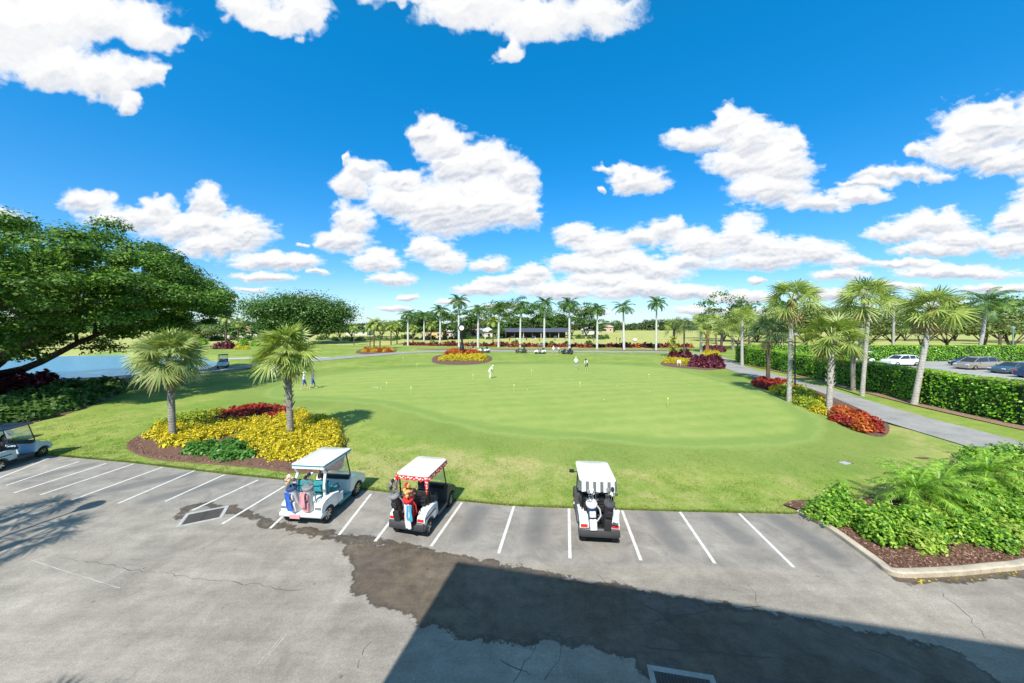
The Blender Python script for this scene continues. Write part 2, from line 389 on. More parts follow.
def build_sky():
    m, t, b = nt('clouded_sky_air'); t.nodes.remove(b); MATS['sky'] = m
    out = t.nodes['Material Output']
    nrm = N(t, 'VectorMath', operation='NORMALIZE'); t.links.new(opos(t), nrm.inputs[0]); P = nrm.outputs[0]
    n1 = noise(t, P, 26, 8, 0.62, 0.35); n2 = noise(t, P, 75, 6, 0.6, 0.3)
    d = mth(t, 'ADD', attr(t, 'dens'), mth(t, 'MULTIPLY', mth(t, 'SUBTRACT', n1, 0.5), 0.42))
    d = mth(t, 'ADD', d, mth(t, 'MULTIPLY', mth(t, 'SUBTRACT', n2, 0.5), 0.24))
    a = mth(t, 'ADD', sstep(t, d, -0.13, 0.26), 0.0, clamp=True)
    thin = sstep(t, d, 0.0, 0.5)
    sh = mth(t, 'ADD', attr(t, 'shade'), mth(t, 'MULTIPLY', mth(t, 'SUBTRACT', n1, 0.5), 0.22))
    sh = mth(t, 'ADD', sh, mth(t, 'MULTIPLY', mth(t, 'SUBTRACT', n2, 0.5), 0.2), clamp=True)
    col = ramp(t, sh, [(0.0, (0.27, 0.32, 0.42)), (0.3, (0.40, 0.44, 0.51)), (0.58, (0.60, 0.61, 0.63)), (0.85, (0.70, 0.70, 0.69))])
    a2 = mth(t, 'MULTIPLY', a, mth(t, 'ADD', 0.80, mth(t, 'MULTIPLY', thin, 0.20)))
    # thin pale veil in the lowest sky, as real distant air and cloud
    veil = mth(t, 'MULTIPLY', attr(t, 'veil'), mth(t, 'ADD', 0.55, mth(t, 'MULTIPLY', n1, 0.5)))
    col = mix(t, a2, (0.55, 0.66, 0.78), col)
    a3 = mth(t, 'MAXIMUM', a2, veil, clamp=True)
    em = N(t, 'Emission'); t.links.new(col, em.inputs[0]); em.inputs[1].default_value = 0.88
    tr = N(t, 'BsdfTransparent'); ms = N(t, 'MixShader')
    t.links.new(a3, ms.inputs[0]); t.links.new(tr.outputs[0], ms.inputs[1]); t.links.new(em.outputs[0], ms.inputs[2])
    t.links.new(ms.outputs[0], out.inputs[0])
    m.cycles.emission_sampling = 'NONE'
    px = np.arange(-300, 1325, 1.6); py = np.arange(-260, 336, 1.6)
    X, Y = np.meshgrid(px, py)
    sc = np.clip((330 - Y) / 160, 0.22, 1.5)             # clouds get smaller towards the horizon
    w1 = fbm(X / 40, Y / 34, 5, 4) - .5; w2 = fbm(X / 40 + 50, Y / 34 + 50, 15, 4) - .5
    w3 = fbm(X / 13, Y / 11, 25, 4) - .5; w4 = fbm(X / 13 + 50, Y / 11, 35, 4) - .5
    Xw = X + (w1 * 20 + w3 * 15) * np.sqrt(sc); Yw = Y + (w2 * 15 + w4 * 12) * np.sqrt(sc)
    def field(XX, YY):
        dn = np.full(XX.shape, -3.0); hh = np.zeros(XX.shape); ww = np.full(XX.shape, 1e-6)
        for (cx, cy, rx, ry) in BL:
            base = cy + ry * .55
            yy = np.where(YY > cy, (YY - cy) / (ry * .82), (YY - cy) / (ry * 1.05))
            q = np.sqrt(((XX - cx) / (rx * (1.06 if cy < 225 else .93))) ** 2 + (yy * (1.0 if cy < 225 else 1.06)) ** 2)
            v = 1 - q; dn = np.maximum(dn, v) + 0.10 * np.maximum(0, np.minimum(dn, v) + .3)
            w = np.clip(1.25 - q, 0, None) ** 3
            hh += w * (-(YY - cy) / ry); ww += w
        return dn, hh / ww
    dn, hh = field(Xw, Yw)
    bl = billow(Xw / 16 / np.sqrt(sc), Yw / 13 / np.sqrt(sc), 77, 5, .55)
    dens = dn * 1.0 + (bl - .62) * 0.75 * 0.6
    # lit from the upper left and behind: relief of the billows plus a grey base
    H = np.clip(dn, 0, 1) ** .5 * 14 + bl * 9
    gy, gx = np.gradient(H); rel = np.clip((gy * 1.1 + gx * .35) * 0.16, -.5, .5)
    shade = 0.72 + 0.34 * np.clip(hh, -1.2, 1.2) + rel * 0.42 + (bl - .6) * .30
    k = np.clip(dn, 0, .6); shade = shade - k * 0.22 * (hh < .1) + (.12 - k * .25) * (hh > .3)
    top = np.clip((120 - Y) / 60, 0, 1); shade = shade * (1 - top * .4) + .82 * top * .4
    veil = np.clip((Y - 268) / 60, 0, 1) ** 1.2 * 0.5
    u = (X - 512) / F; v = (HZ - Y) / F
    dirs = np.stack([u, np.ones_like(u), v], -1); dirs = dirs / np.linalg.norm(dirs, axis=-1, keepdims=True) * 6000
    o = grid_mesh('sky', dirs[..., 0], dirs[..., 1], dirs[..., 2], 'sky', dict(dens=dens, shade=shade, veil=veil))
    o.location = (0, 0, CH); o['kind'] = 'structure'
build_sky()

# ------------------------------------------------------------------ ground materials
def grass_nodes(t, b, c_lo, c_mid, c_hi, dry=None):
    P = wpos(t)
    big = noise(t, P, 0.16, 4, .6); mid = noise(t, P, 0.9, 6, .75); fine = noise(t, P, 6.5, 6, .8)
    f = mth(t, 'ADD', mth(t, 'MULTIPLY', big, .4), mth(t, 'MULTIPLY', mid, .35)); f = mth(t, 'ADD', f, mth(t, 'MULTIPLY', fine, .30))
    return ramp(t, f, [(0.36, c_lo), (0.5, c_mid), (0.64, c_hi)]), P, fine, mid, big
m, t, b = nt('lawn_turf'); MATS['lawn'] = m
rough_c, P, fine, mid, big = grass_nodes(t, b, (0.095, 0.175, 0.026), (0.175, 0.258, 0.042), (0.30, 0.325, 0.082))
dryc = ramp(t, fine, [(0.35, (0.28, 0.26, 0.09)), (0.65, (0.46, 0.39, 0.19))])
dn_ = noise(t, P, 0.5, 6, .72)
drym = mth(t, 'MULTIPLY', sstep(t, mth(t, 'ADD', dn_, attr(t, 'dry')), .50, .80), 0.8)
c = mix(t, drym, rough_c, dryc)
fr = ramp(t, mth(t, 'ADD', mth(t, 'MULTIPLY', fine, .5), mth(t, 'MULTIPLY', big, .5)), [(0.35, (0.12, 0.19, 0.035)), (0.65, (0.24, 0.295, 0.07))])
ed = mth(t, 'MULTIPLY', mth(t, 'SUBTRACT', noise(t, P, 0.35, 4, .6), .5), 1.6)
sd = attr(t, 'gsd')
sdn = mth(t, 'ADD', sd, ed)
fm = sstep(t, sdn, -4.6, -3.0)
c = mix(t, mth(t, 'MULTIPLY', fm, 0.85), c, fr)
# bands left by the mower follow the outline of the green
lightfr = ramp(t, fine, [(0.3, (0.20, 0.28, 0.065)), (0.7, (0.26, 0.33, 0.095))])
c = mix(t, mth(t, 'MULTIPLY', sstep(t, sdn, -1.3, -0.7), .75), c, lightfr)
wv = N(t, 'TexWave', wave_type='BANDS', bands_direction='X', Scale=0.16, Distortion=0.8, Detail=1.0)
mpp = N(t, 'Mapping'); mpp.inputs['Rotation'].default_value = (0, 0, 1.38); t.links.new(P, mpp.inputs[0]); t.links.new(mpp.outputs[0], wv.inputs['Vector'])
gn = mth(t, 'ADD', mth(t, 'MULTIPLY', wv.outputs['Fac'], .09), mth(t, 'ADD', mth(t, 'MULTIPLY', mid, .55), mth(t, 'MULTIPLY', big, .35)))
gc = ramp(t, gn, [(0.3, (0.185, 0.27, 0.056)), (0.5, (0.24, 0.31, 0.073)), (0.72, (0.31, 0.35, 0.10))])
gm = sstep(t, sdn, -0.1, 0.35)
darkring = mth(t, 'MULTIPLY', sstep(t, sdn, -0.7, -0.4), mth(t, 'SUBTRACT', 1.0, sstep(t, sdn, .3, .8)))
c = mix(t, gm, c, gc); c = mix(t, mth(t, 'MULTIPLY', darkring, .35), c, (0.13, 0.22, 0.04))
t.links.new(c, b.inputs['Base Color']); b.inputs['Roughness'].default_value = 0.85; b.inputs['Specular IOR Level'].default_value = .15
bump(t, b, mth(t, 'MULTIPLY', fine, mth(t, 'SUBTRACT', 1.0, mth(t, 'MULTIPLY', gm, .8))), 0.55, 0.05)
m, t, b = nt('fairway_turf'); MATS['fairway'] = m
c, P, fine, mid, big = grass_nodes(t, b, (0.20, 0.25, 0.06), (0.33, 0.35, 0.10), (0.50, 0.44, 0.18))
t.links.new(c, b.inputs['Base Color']); b.inputs['Roughness'].default_value = 0.9; b.inputs['Specular IOR Level'].default_value = .1

m, t, b = nt('asphalt'); MATS['asphalt'] = m
P = wpos(t)
big = noise(t, P, 0.22, 5, .65, .5); mid = noise(t, P, 1.3, 6, .7, .8); fine = noise(t, P, 45, 3, .8); agg = noise(t, P, 120, 2, .7)
f = mth(t, 'ADD', mth(t, 'MULTIPLY', big, .5), mth(t, 'MULTIPLY', mid, .5))
c = ramp(t, f, [(0.33, (0.19, 0.17, 0.144)), (0.5, (0.28, 0.252, 0.215)), (0.66, (0.37, 0.334, 0.285))])
c = mix(t, 1.0, c, ramp(t, fine, [(0.3, 0.72), (0.7, 1.25)]), 'MULTIPLY')
grain = noise(t, P, 16, 4, .85); c = mix(t, 1.0, c, ramp(t, grain, [(0.3, 0.80), (0.7, 1.18)]), 'MULTIPLY')
vs_ = N(t, 'TexVoronoi', Scale=2.3); t.links.new(P, vs_.inputs['Vector']); drip = mth(t, 'SUBTRACT', 1.0, sstep(t, vs_.outputs['Distance'], .05, .10)); vs2 = N(t, 'SeparateColor'); t.links.new(vs_.outputs['Color'], vs2.inputs[0])
c = mix(t, mth(t, 'MULTIPLY', drip, mth(t, 'MULTIPLY', sstep(t, vs2.outputs[0], .72, .78), .55)), c, (.08, .075, .07))
streak = N(t, 'Mapping'); streak.inputs['Scale'].default_value = (.35, 2.6, 1); streak.inputs['Rotation'].default_value = (0, 0, .12); t.links.new(P, streak.inputs[0]); c = mix(t, 1.0, c, ramp(t, noise(t, streak.outputs[0], .8, 6, .7), [(.35, .86), (.65, 1.10)]), 'MULTIPLY')
spot = sstep(t, noise(t, P, 0.75, 5, .75, 1.2), .60, .72)
c = mix(t, mth(t, 'MULTIPLY', spot, .28), c, (0.11, 0.11, 0.115))
# stall strip is a darker, greyer laying of asphalt
c = mix(t, mth(t, 'MULTIPLY', sstep(t, attr(t, 'strip'), -.05, .1), .38), c, ramp(t, mid, [(0.35, (0.14, 0.135, 0.13)), (0.65, (0.27, 0.255, 0.24))]))
# water, oil and long-worn bays
oil = mth(t, 'MULTIPLY', sstep(t, mth(t, 'ADD', attr(t, 'oil'), mth(t, 'MULTIPLY', mth(t, 'SUBTRACT', mid, .5), 1.2)), -.05, .35), .55)
c = mix(t, oil, c, (0.09, 0.092, 0.098))
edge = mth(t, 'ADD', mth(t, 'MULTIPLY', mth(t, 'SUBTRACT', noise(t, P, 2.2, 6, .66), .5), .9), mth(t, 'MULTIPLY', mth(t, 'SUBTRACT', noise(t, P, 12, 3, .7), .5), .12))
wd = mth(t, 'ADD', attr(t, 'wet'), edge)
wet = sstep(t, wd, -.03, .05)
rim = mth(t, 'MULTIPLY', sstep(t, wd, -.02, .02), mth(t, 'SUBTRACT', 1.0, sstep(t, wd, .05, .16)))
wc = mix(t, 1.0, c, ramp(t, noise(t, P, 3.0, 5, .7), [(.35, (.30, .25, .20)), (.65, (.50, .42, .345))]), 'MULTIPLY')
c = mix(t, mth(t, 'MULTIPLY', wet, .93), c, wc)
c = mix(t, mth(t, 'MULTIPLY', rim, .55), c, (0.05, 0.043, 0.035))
t.links.new(c, b.inputs['Base Color'])
pud = mth(t, 'MULTIPLY', wet, sstep(t, noise(t, P, .8, 4, .6), .46, .58))
rg = mth(t, 'SUBTRACT', 0.88, mth(t, 'MULTIPLY', wet, .18)); rg = mth(t, 'SUBTRACT', rg, mth(t, 'MULTIPLY', pud, .30))
t.links.new(rg, b.inputs['Roughness']); b.inputs['Specular IOR Level'].default_value = .35
bump(t, b, mth(t, 'ADD', agg, mth(t, 'MULTIPLY', fine, .6)), 0.30, 0.008)

def concmat(name, lo, hi, sc=2.0):
    m, t, b = nt(name); P = wpos(t)
    n = mth(t, 'ADD', mth(t, 'MULTIPLY', noise(t, P, sc, 5, .7), .6), mth(t, 'MULTIPLY', noise(t, P, sc * 18, 3, .7), .4))
    t.links.new(ramp(t, n, [(.36, lo), (.62, hi)]), b.inputs['Base Color']); b.inputs['Roughness'].default_value = .9
    bump(t, b, noise(t, P, 60, 3, .7), .25, .006); MATS[name] = m
concmat('path', (0.20, 0.195, 0.185), (0.33, 0.315, 0.295), .5)
concmat('path_far', (0.34, 0.34, 0.33), (0.46, 0.45, 0.43), .3)
concmat('lot', (0.25, 0.24, 0.225), (0.36, 0.35, 0.33), .3)
concmat('kerb', (0.30, 0.26, 0.21), (0.55, 0.47, 0.36), 1.6)
concmat('concrete', (0.26, 0.26, 0.25), (0.44, 0.43, 0.41), 3)
concmat('mulch', (0.055, 0.024, 0.015), (0.18, 0.095, 0.065), 9)
concmat('mulch_pale', (0.13, 0.07, 0.045), (0.33, 0.21, 0.15), 9)
concmat('sand', (0.36, 0.28, 0.16), (0.50, 0.40, 0.24), 1)
m, t, b = nt('line_paint'); MATS['paint'] = m
P = wpos(t); w = mth(t, 'ADD', mth(t, 'MULTIPLY', noise(t, P, 9, 6, .8), .6), mth(t, 'MULTIPLY', noise(t, P, 50, 3, .8), .4))
t.links.new(ramp(t, w, [(.38, (.26, .255, .24)), (.47, (.56, .55, .53)), (.7, (.72, .71, .68))]), b.inputs['Base Color']); b.inputs['Roughness'].default_value = .8
m, t, b = nt('lake_water'); MATS['water'] = m
b.inputs['Base Color'].default_value = (.035, .16, .26, 1); b.inputs['Roughness'].default_value = .13
P = wpos(t); bump(t, b, noise(t, P, 1.6, 5, .6), .30, .10)

# ------------------------------------------------------------------ ground
y0_pts = [(-90, 27), (-60, 23), (-40, 19.6), (-23, 16.72), (-17.4, 15.72), (-12.4, 14.6), (-8.7, 13.9), (-5, 13.05), (-2.25, 12.42), (-.07, 12.02), (2, 11.87), (3.9, 11.76), (5.7, 11.66), (7.7, 11.58), (9.80, 11.5), (9.84, 8.85), (10.7, 8.9), (13.4, 9.1), (20, 9.7), (40, 11.5), (90, 16)]
y0x = np.array([p[0] for p in y0_pts]); y0y = np.array([p[1] for p in y0_pts])
def lot_edge(x): return float(np.interp(x, y0x, y0y))
b = MB(); b.add([(-4000, -600, -.25), (4000, -600, -.25), (4000, 6000, -.25), (-4000, 6000, -.25)], [(0, 1, 2, 3)])
tag(b.build('ground', 'fairway'), kind='structure')

green = spline(pxpoly([(283, 398), (330, 400), (390, 406), (446, 420), (512, 433), (620, 440), (720, 444), (786, 440), (806, 426), (785, 408), (748, 392), (700, 377), (660, 369), (600, 365.5), (540, 365), (480, 366), (420, 369), (360, 373), (308, 380), (282, 389)]), 5, True)
lake_px = [(-300, 375), (-120, 364), (25, 357.5), (60, 355.8), (125, 354.5), (190, 356), (214, 360), (214, 366), (180, 372.5), (130, 378.5), (90, 382), (58, 388), (10, 396), (-80, 408), (-260, 430)]
lake = spline(pxpoly(lake_px), 4, True)
xs = np.sort(np.concatenate([np.arange(-90, 90.01, .42), [9.80, 9.84]]))
ts = np.concatenate([np.arange(0, 6, .25), np.arange(6, 60, .45), np.arange(60, 82, 1.2)])
Xg, Tg = np.meshgrid(xs, ts); Yg = np.interp(Xg, y0x, y0y) + Tg
Pg = np.stack([Xg.ravel(), Yg.ravel()], 1)
gsd = sdist(Pg, green).reshape(Xg.shape)
Pgl = -sdist(Pg, lake).reshape(Xg.shape)
lotdist = Tg
dry = 0.09 * np.exp(-lotdist / 4.0) + 0.14 * (np.exp(-((Xg - 18) ** 2 / 60 + (Yg - 19) ** 2 / 20))) + .2 * np.exp(-((Xg + 2) ** 2 / 40 + (Yg - 15.5) ** 2 / 3)) + .25 * np.exp(-np.abs(Pgl) / 1.2) * (Pgl > 0)
dry += 0.22 * np.exp(-((ldist(Pg, [(24.4, 37), (22, 26.5), (20.5, 24), (18, 22)]).reshape(Xg.shape)) / .8) ** 2)
rel = 0.10 * np.clip((gsd + 4.5) / 4.5, 0, 1) * 1.0 + (vnoise(Xg / 9, Yg / 9, 3)) * .12 * np.clip(Tg / 5, 0, 1)
Zg = 0.03 + rel
sunk = np.clip(1 - np.clip(Pgl, 0, 2.5) / 2.5, 0, 1); Zg = Zg - sunk * .55
# keep the ground flat under the paths and beds
lawn = grid_mesh('lawn', Xg, Yg, Zg, 'lawn', dict(gsd=gsd, dry=dry))
tag(lawn, kind='structure')
def lawn_z(x, y):
    j = int(np.clip(np.searchsorted(xs, x) - 1, 0, len(xs) - 2)); t_ = y - lot_edge(x)
    i = int(np.clip(np.searchsorted(ts, t_) - 1, 0, len(ts) - 2))
    fx = np.clip((x - xs[j]) / (xs[j + 1] - xs[j]), 0, 1); fy = np.clip((t_ - ts[i]) / (ts[i + 1] - ts[i]), 0, 1)
    if t_ < 0: return 0.0
    return float((Zg[i, j] * (1 - fx) + Zg[i, j + 1] * fx) * (1 - fy) + (Zg[i + 1, j] * (1 - fx) + Zg[i + 1, j + 1] * fx) * fy)
b = MB(); b.add([(p[0], p[1], -.12) for p in [(-120, 20), (-20, 20), (-20, 90), (-120, 90)]], [(0, 1, 2, 3)])
tag(sheet('lake', [(p[0], p[1]) for p in spline(pxpoly([(x + (0), y) for x, y in lake_px]), 4, True)], -.10, 'water'), kind='structure')
tag(sheet('driving_range_grass', [(-260, 76), (-90, 94), (90, 88), (260, 80), (900, 900), (-900, 900)], -.02, 'fairway'), kind='structure')

# asphalt lot
ax = np.arange(-95, 60, .2); ay = np.concatenate([[-60, -40, -20, -10, -4, 0], np.arange(2, 20, .14), np.arange(20, 30, .6)])
XA, YA = np.meshgrid(ax, ay); PA = np.stack([XA.ravel(), YA.ravel()], 1)
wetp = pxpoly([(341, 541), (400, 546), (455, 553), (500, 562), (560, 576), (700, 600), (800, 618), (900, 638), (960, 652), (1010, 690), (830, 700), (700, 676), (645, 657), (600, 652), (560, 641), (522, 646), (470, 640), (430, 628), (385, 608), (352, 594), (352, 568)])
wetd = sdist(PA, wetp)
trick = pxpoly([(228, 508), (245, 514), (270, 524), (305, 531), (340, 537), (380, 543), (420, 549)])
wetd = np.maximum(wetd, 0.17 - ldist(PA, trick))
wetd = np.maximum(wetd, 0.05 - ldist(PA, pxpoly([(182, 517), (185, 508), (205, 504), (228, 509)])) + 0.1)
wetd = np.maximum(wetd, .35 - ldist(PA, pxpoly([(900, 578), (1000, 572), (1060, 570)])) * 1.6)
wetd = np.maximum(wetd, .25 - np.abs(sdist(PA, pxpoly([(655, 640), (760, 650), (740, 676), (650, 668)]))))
oild = np.maximum.reduce([0.45 - ldist(PA, [(a.x, a.y), (c_.x, c_.y)]) for a, c_ in
    [(G(540, 512), G(535, 540)), (G(655, 515), G(675, 545)), (G(780, 520), G(835, 555)), (G(715, 518), G(745, 540)), (G(230, 480), G(150, 500)), (G(190, 474), G(110, 490)), (G(90, 465), G(20, 480)), (G(480, 510), G(465, 535)), (G(20, 530), G(60, 512))]])
edx = np.interp(XA, y0x, y0y).ravel(); depth = edx - PA[:, 1]
strip = np.minimum(2.75 - depth + .1 * np.sin(PA[:, 0]), 1) * (PA[:, 0] < 9.7)
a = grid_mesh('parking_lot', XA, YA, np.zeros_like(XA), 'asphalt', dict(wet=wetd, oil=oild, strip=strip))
tag(a, kind='structure')
# painted stall lines (near end, far end)
for (x1, y1, x2, y2) in [(50, 458, -6, 480), (79, 461.5, 6, 485.5), (106, 463.5, 14, 493), (134, 463.8, 40, 495), (163, 467, 72, 500), (195, 470.5, 118, 503.5), (225, 474.5, 165, 501.5), (258, 478.5, 222, 524) if False else (258, 480, 192, 510.5), (285, 486, 222, 524), (312, 489, 270, 528.5), (342, 491, 319, 534.5), (371, 494, 339, 535), (408, 498, 375, 541.5), (462, 502.5, 431, 546.5), (514, 506, 498.5, 553.5), (569, 508.5, 570, 558.5), (622, 510.5, 641, 560.5), (680, 512, 715, 563.5), (739, 513.5, 794, 567.5)]:
    if (x1, y1) == (342, 491): continue
    a = G(x1, y1); c_ = G(x2, y2)
    ribbon('stall_line', [(a.x, a.y), ((a.x + c_.x) / 2, (a.y + c_.y) / 2), (c_.x, c_.y)], .09, .004, 'paint')
# cracks and old tyre scrapes
MATS['crack'] = plain('crack', (.085, .078, .07), .95)
MATS['scrape'] = plain('scrape', (.40, .39, .37), .95)
def crack(pts, w=.013, mat='crack', name='asphalt_crack', jit=.06):
    P_ = []
    pts = pxpoly(pts)
    for a_, b_ in zip(pts[:-1], pts[1:]):
        n_ = max(2, int(math.dist(a_, b_) / .18))
        for i in range(n_):
            t_ = i / n_; P_.append((a_[0] + (b_[0] - a_[0]) * t_ + rnd.uniform(-jit, jit), a_[1] + (b_[1] - a_[1]) * t_ + rnd.uniform(-jit, jit)))
    P_.append(pts[-1]); ribbon(name, P_, [w * rnd.uniform(.3, 1.5) for _ in P_], .0035, mat)
for q in [[(60, 558), (110, 566), (170, 575), (230, 582), (300, 590)], [(455, 600), (470, 612), (495, 618), (500, 636)],
          [(515, 683), (527, 664), (535, 650), (536, 636)], [(500, 662), (520, 668), (530, 676)], [(545, 683), (556, 660), (566, 640)],
          [(750, 585), (762, 610), (775, 625), (800, 650)], [(940, 592), (965, 612), (990, 640), (1024, 662)], [(560, 640), (640, 625), (700, 612), (762, 606)],
          [(640, 645), (700, 652), (760, 655), (770, 657)], [(620, 590), (660, 612), (690, 640)], [(790, 618), (850, 640), (905, 664), (940, 683)],
          [(360, 660), (358, 668)], [(370, 640), (362, 655)], [(600, 575), (612, 600), (606, 622)]]: crack(q)
for q in [[(258, 664), (284, 634)], [(262, 664), (287, 634)], [(268, 655), (285, 636)], [(95, 590), (140, 560)], [(30, 560), (120, 588)]]: crack(q, .016, 'scrape', 'tyre_scrape', .008)
# path
concr = spline([(23.5, 10), (24.6, 14), (25.3, 18), (26.3, 24.3), (28.1, 30.5), (30.3, 39), (31.6, 47), (34.3, 56), (37.5, 64), (38.5, 71), (33, 76.2), (19, 77), (0, 79), (-12, 79.5), (-22, 76), (-29, 68), (-34, 60), (-38.5, 51), (-42, 44.8), (-47, 39.2), (-56, 35), (-75, 31)], 6)
ribbon('cart_path', concr, [3.7] * 40 + [4.4] * (len(concr) - 40), .13, 'path')
# keep the turf level below the path: lower lawn vertices under it
def flatten(poly_pts, halfw, zt):
    d = ldist(Pg, poly_pts).reshape(Xg.shape); k = np.clip(1 - (d - halfw) / 1.2, 0, 1)
    return k
k = flatten(concr, 2.3, .09); Zg[:] = Zg * (1 - k) + .085 * k
far_path = spline([(-33, 63), (-40, 64.5), (-47, 64), (-53, 62)], 5)
ribbon('lake_path', far_path, 3.2, .06, 'path_far')
k = flatten(far_path, 1.8, .02); Zg[:] = Zg * (1 - k) + .02 * k
for poly in ():
    pass
V = np.stack([Xg, Yg, Zg], -1).reshape(-1).astype(np.float32); lawn.data.vertices.foreach_set('co', V); lawn.data.update()
# car park on the right
sheet('car_park', [(38, 12), (115, 12), (115, 57.2), (41.5, 57.2)], .13, 'lot')
k = None
# concrete-framed drain and the frame at the bottom edge
def drain(px, py, w, d, rz, lab):
    c0 = G(px, py); r = thing('drain_grate', lab, 'drain', (c0.x, c0.y, 0), rz)
    f = MB()
    for sx in (-1, 1): f.box((sx * (w / 2 - .05), 0, .006), (.10, d, .012))
    for sy in (-1, 1): f.box((0, sy * (d / 2 - .05), .0055), (w - .20, .10, .011))
    f.build('frame', 'concrete', r)
    g = MB(); g.box((0, 0, .002), (w - .20, d - .20, .003)); g.build('pit', 'crack', r)
    g = MB(); n_ = int((w - .28) / .055)
    for i in range(n_): g.box((-(w - .28) / 2 + (i + .5) * (w - .28) / n_, 0, .0065), (.022, d - .28, .006))
    g.box((0, 0, .0105), (.05, d - .28, .003))
    g.build('bars', 'iron', r)
plain('iron', (.05, .045, .042), .7, .3)
drain(204, 516, 1.15, .9, math.radians(28), 'square iron drain grate in concrete frame on the asphalt beyond the stall lines')
drain(688, 698, 1.15, .95, math.radians(-10), 'concrete framed drain cover in the shaded wet asphalt')

# ------------------------------------------------------------------ clubhouse behind the camera (casts the shade)
plain('stucco', (.62, .55, .44), .9, var=.06, bmp=.3); plain('roof_tile', (.33, .20, .13), .8); plain('glass_dark', (.03, .04, .05), .08)
plain('white_trim', (.75, .74, .71), .6)
def clubhouse():
    r = thing('clubhouse', 'tall cream clubhouse whose wall throws the straight shadow on the wet asphalt', 'building', (-3.97, -.19, 0), math.atan2(-.21, 1))
    w = MB(); w.box((22, -8, 5.2), (44, 16, 10.4)); w.build('wall', 'stucco', r)
    w = MB(); w.box((22, -8, 10.5), (44.0, 16.0, .2)); w.build('roof', 'roof_tile', r)
    for i in range(9):
        for z in (1.7, 6.2):
            if z > 5 and i in (0, 1): continue
            w = MB(); w.box((2.6 + i * 4.6, .02, z), (1.9, .06, 2.1)); f = w.build('window', 'white_trim', r)
            w = MB(); w.box((2.6 + i * 4.6, .055, z), (1.7, .02, 1.9)); w.build('pane', 'glass_dark', f)
clubhouse()

# ------------------------------------------------------------------ vegetation builders
def fan_frond(L, R, elev, az, nseg=22, droop=.5):
    """costapalmate frond: quads (n,4,3), petiole base at origin"""
    Q = []
    ca, sa = math.cos(az), math.sin(az)
    def W_(r, z, s):  # r along azimuth, s sideways
        return np.array([ca * r - sa * s, sa * r + ca * s, z])
    # petiole
    e = elev; p = np.array([0., 0.]); pts = [p.copy()]
    for i in range(4):
        p = p + np.array([math.cos(e), math.sin(e)]) * L / 4; pts.append(p.copy()); e -= .13
    for i in range(4):
        w = .022
        a0, a1 = pts[i], pts[i + 1]
        Q.append([W_(a0[0], a0[1], -w), W_(a0[0], a0[1], w), W_(a1[0], a1[1], w), W_(a1[0], a1[1], -w)])
    hub = pts[-1]; e -= .05; roll = rnd.uniform(-1.0, 1.0); cr_, sr_ = math.cos(roll), math.sin(roll)
    # blade segments spread in the blade plane
    ux = np.array([math.cos(e), math.sin(e)])
    for k in range(nseg):
        a = (-1 + 2 * (k + .5) / nseg) * 2.15 + rnd.uniform(-.05, .05)
        ln = R * (1 - .25 * abs(a / 2.15) ** 2) * rnd.uniform(.85, 1.1)
        fr, sd_ = math.cos(a), math.sin(a)
        sgn = .12 * (1 if k % 2 else -1); dro = rnd.uniform(.4, 1.1)
        def pt(s, extra=0):
            r = fr * s * ln; lat = sd_ * s * ln
            dz = -droop * (s ** 2.6) * ln * dro - .10 * abs(lat)
            x = hub[0] + ux[0] * r; z = hub[1] + ux[1] * r + dz
            return x, z, lat
        w = .038 * R
        prev = None
        for si, s in enumerate((.06, .45, .78, 1.0)):
            x, z, lat = pt(s); ww = w * (0.35, 1.0, .6, .08)[si]
            # width direction perpendicular to ray within blade plane
            dx, dl = -sd_ * ww, fr * ww
            def RW(xx, zz, ll): return W_(xx - ux[1] * ll * sr_, zz + ux[0] * ll * sr_, ll * cr_)
            A = RW(x + ux[0] * dx, z + ux[1] * dx + sgn * ww, lat + dl); B = RW(x - ux[0] * dx, z - ux[1] * dx - sgn * ww, lat - dl)
            if prev is not None: Q.append([prev[0], prev[1], B, A])
            prev = (A, B)
    return Q
def fan_crown(R=1.0, L=1.1, n=26, nseg=22, low=-.5, high=1.35, droop=.5):
    Q = []
    for i in range(n):
        f = (i + .5) / n; el = high - (high - low) * f ** 1.25 + rnd.uniform(-.12, .12)
        az = i * 2.39996 + rnd.uniform(-.25, .25)
        Q += fan_frond(L * rnd.uniform(.8, 1.12), R * rnd.uniform(.85, 1.1), el, az, nseg, droop + (.12 if el < .2 else 0))
    return np.array(Q)
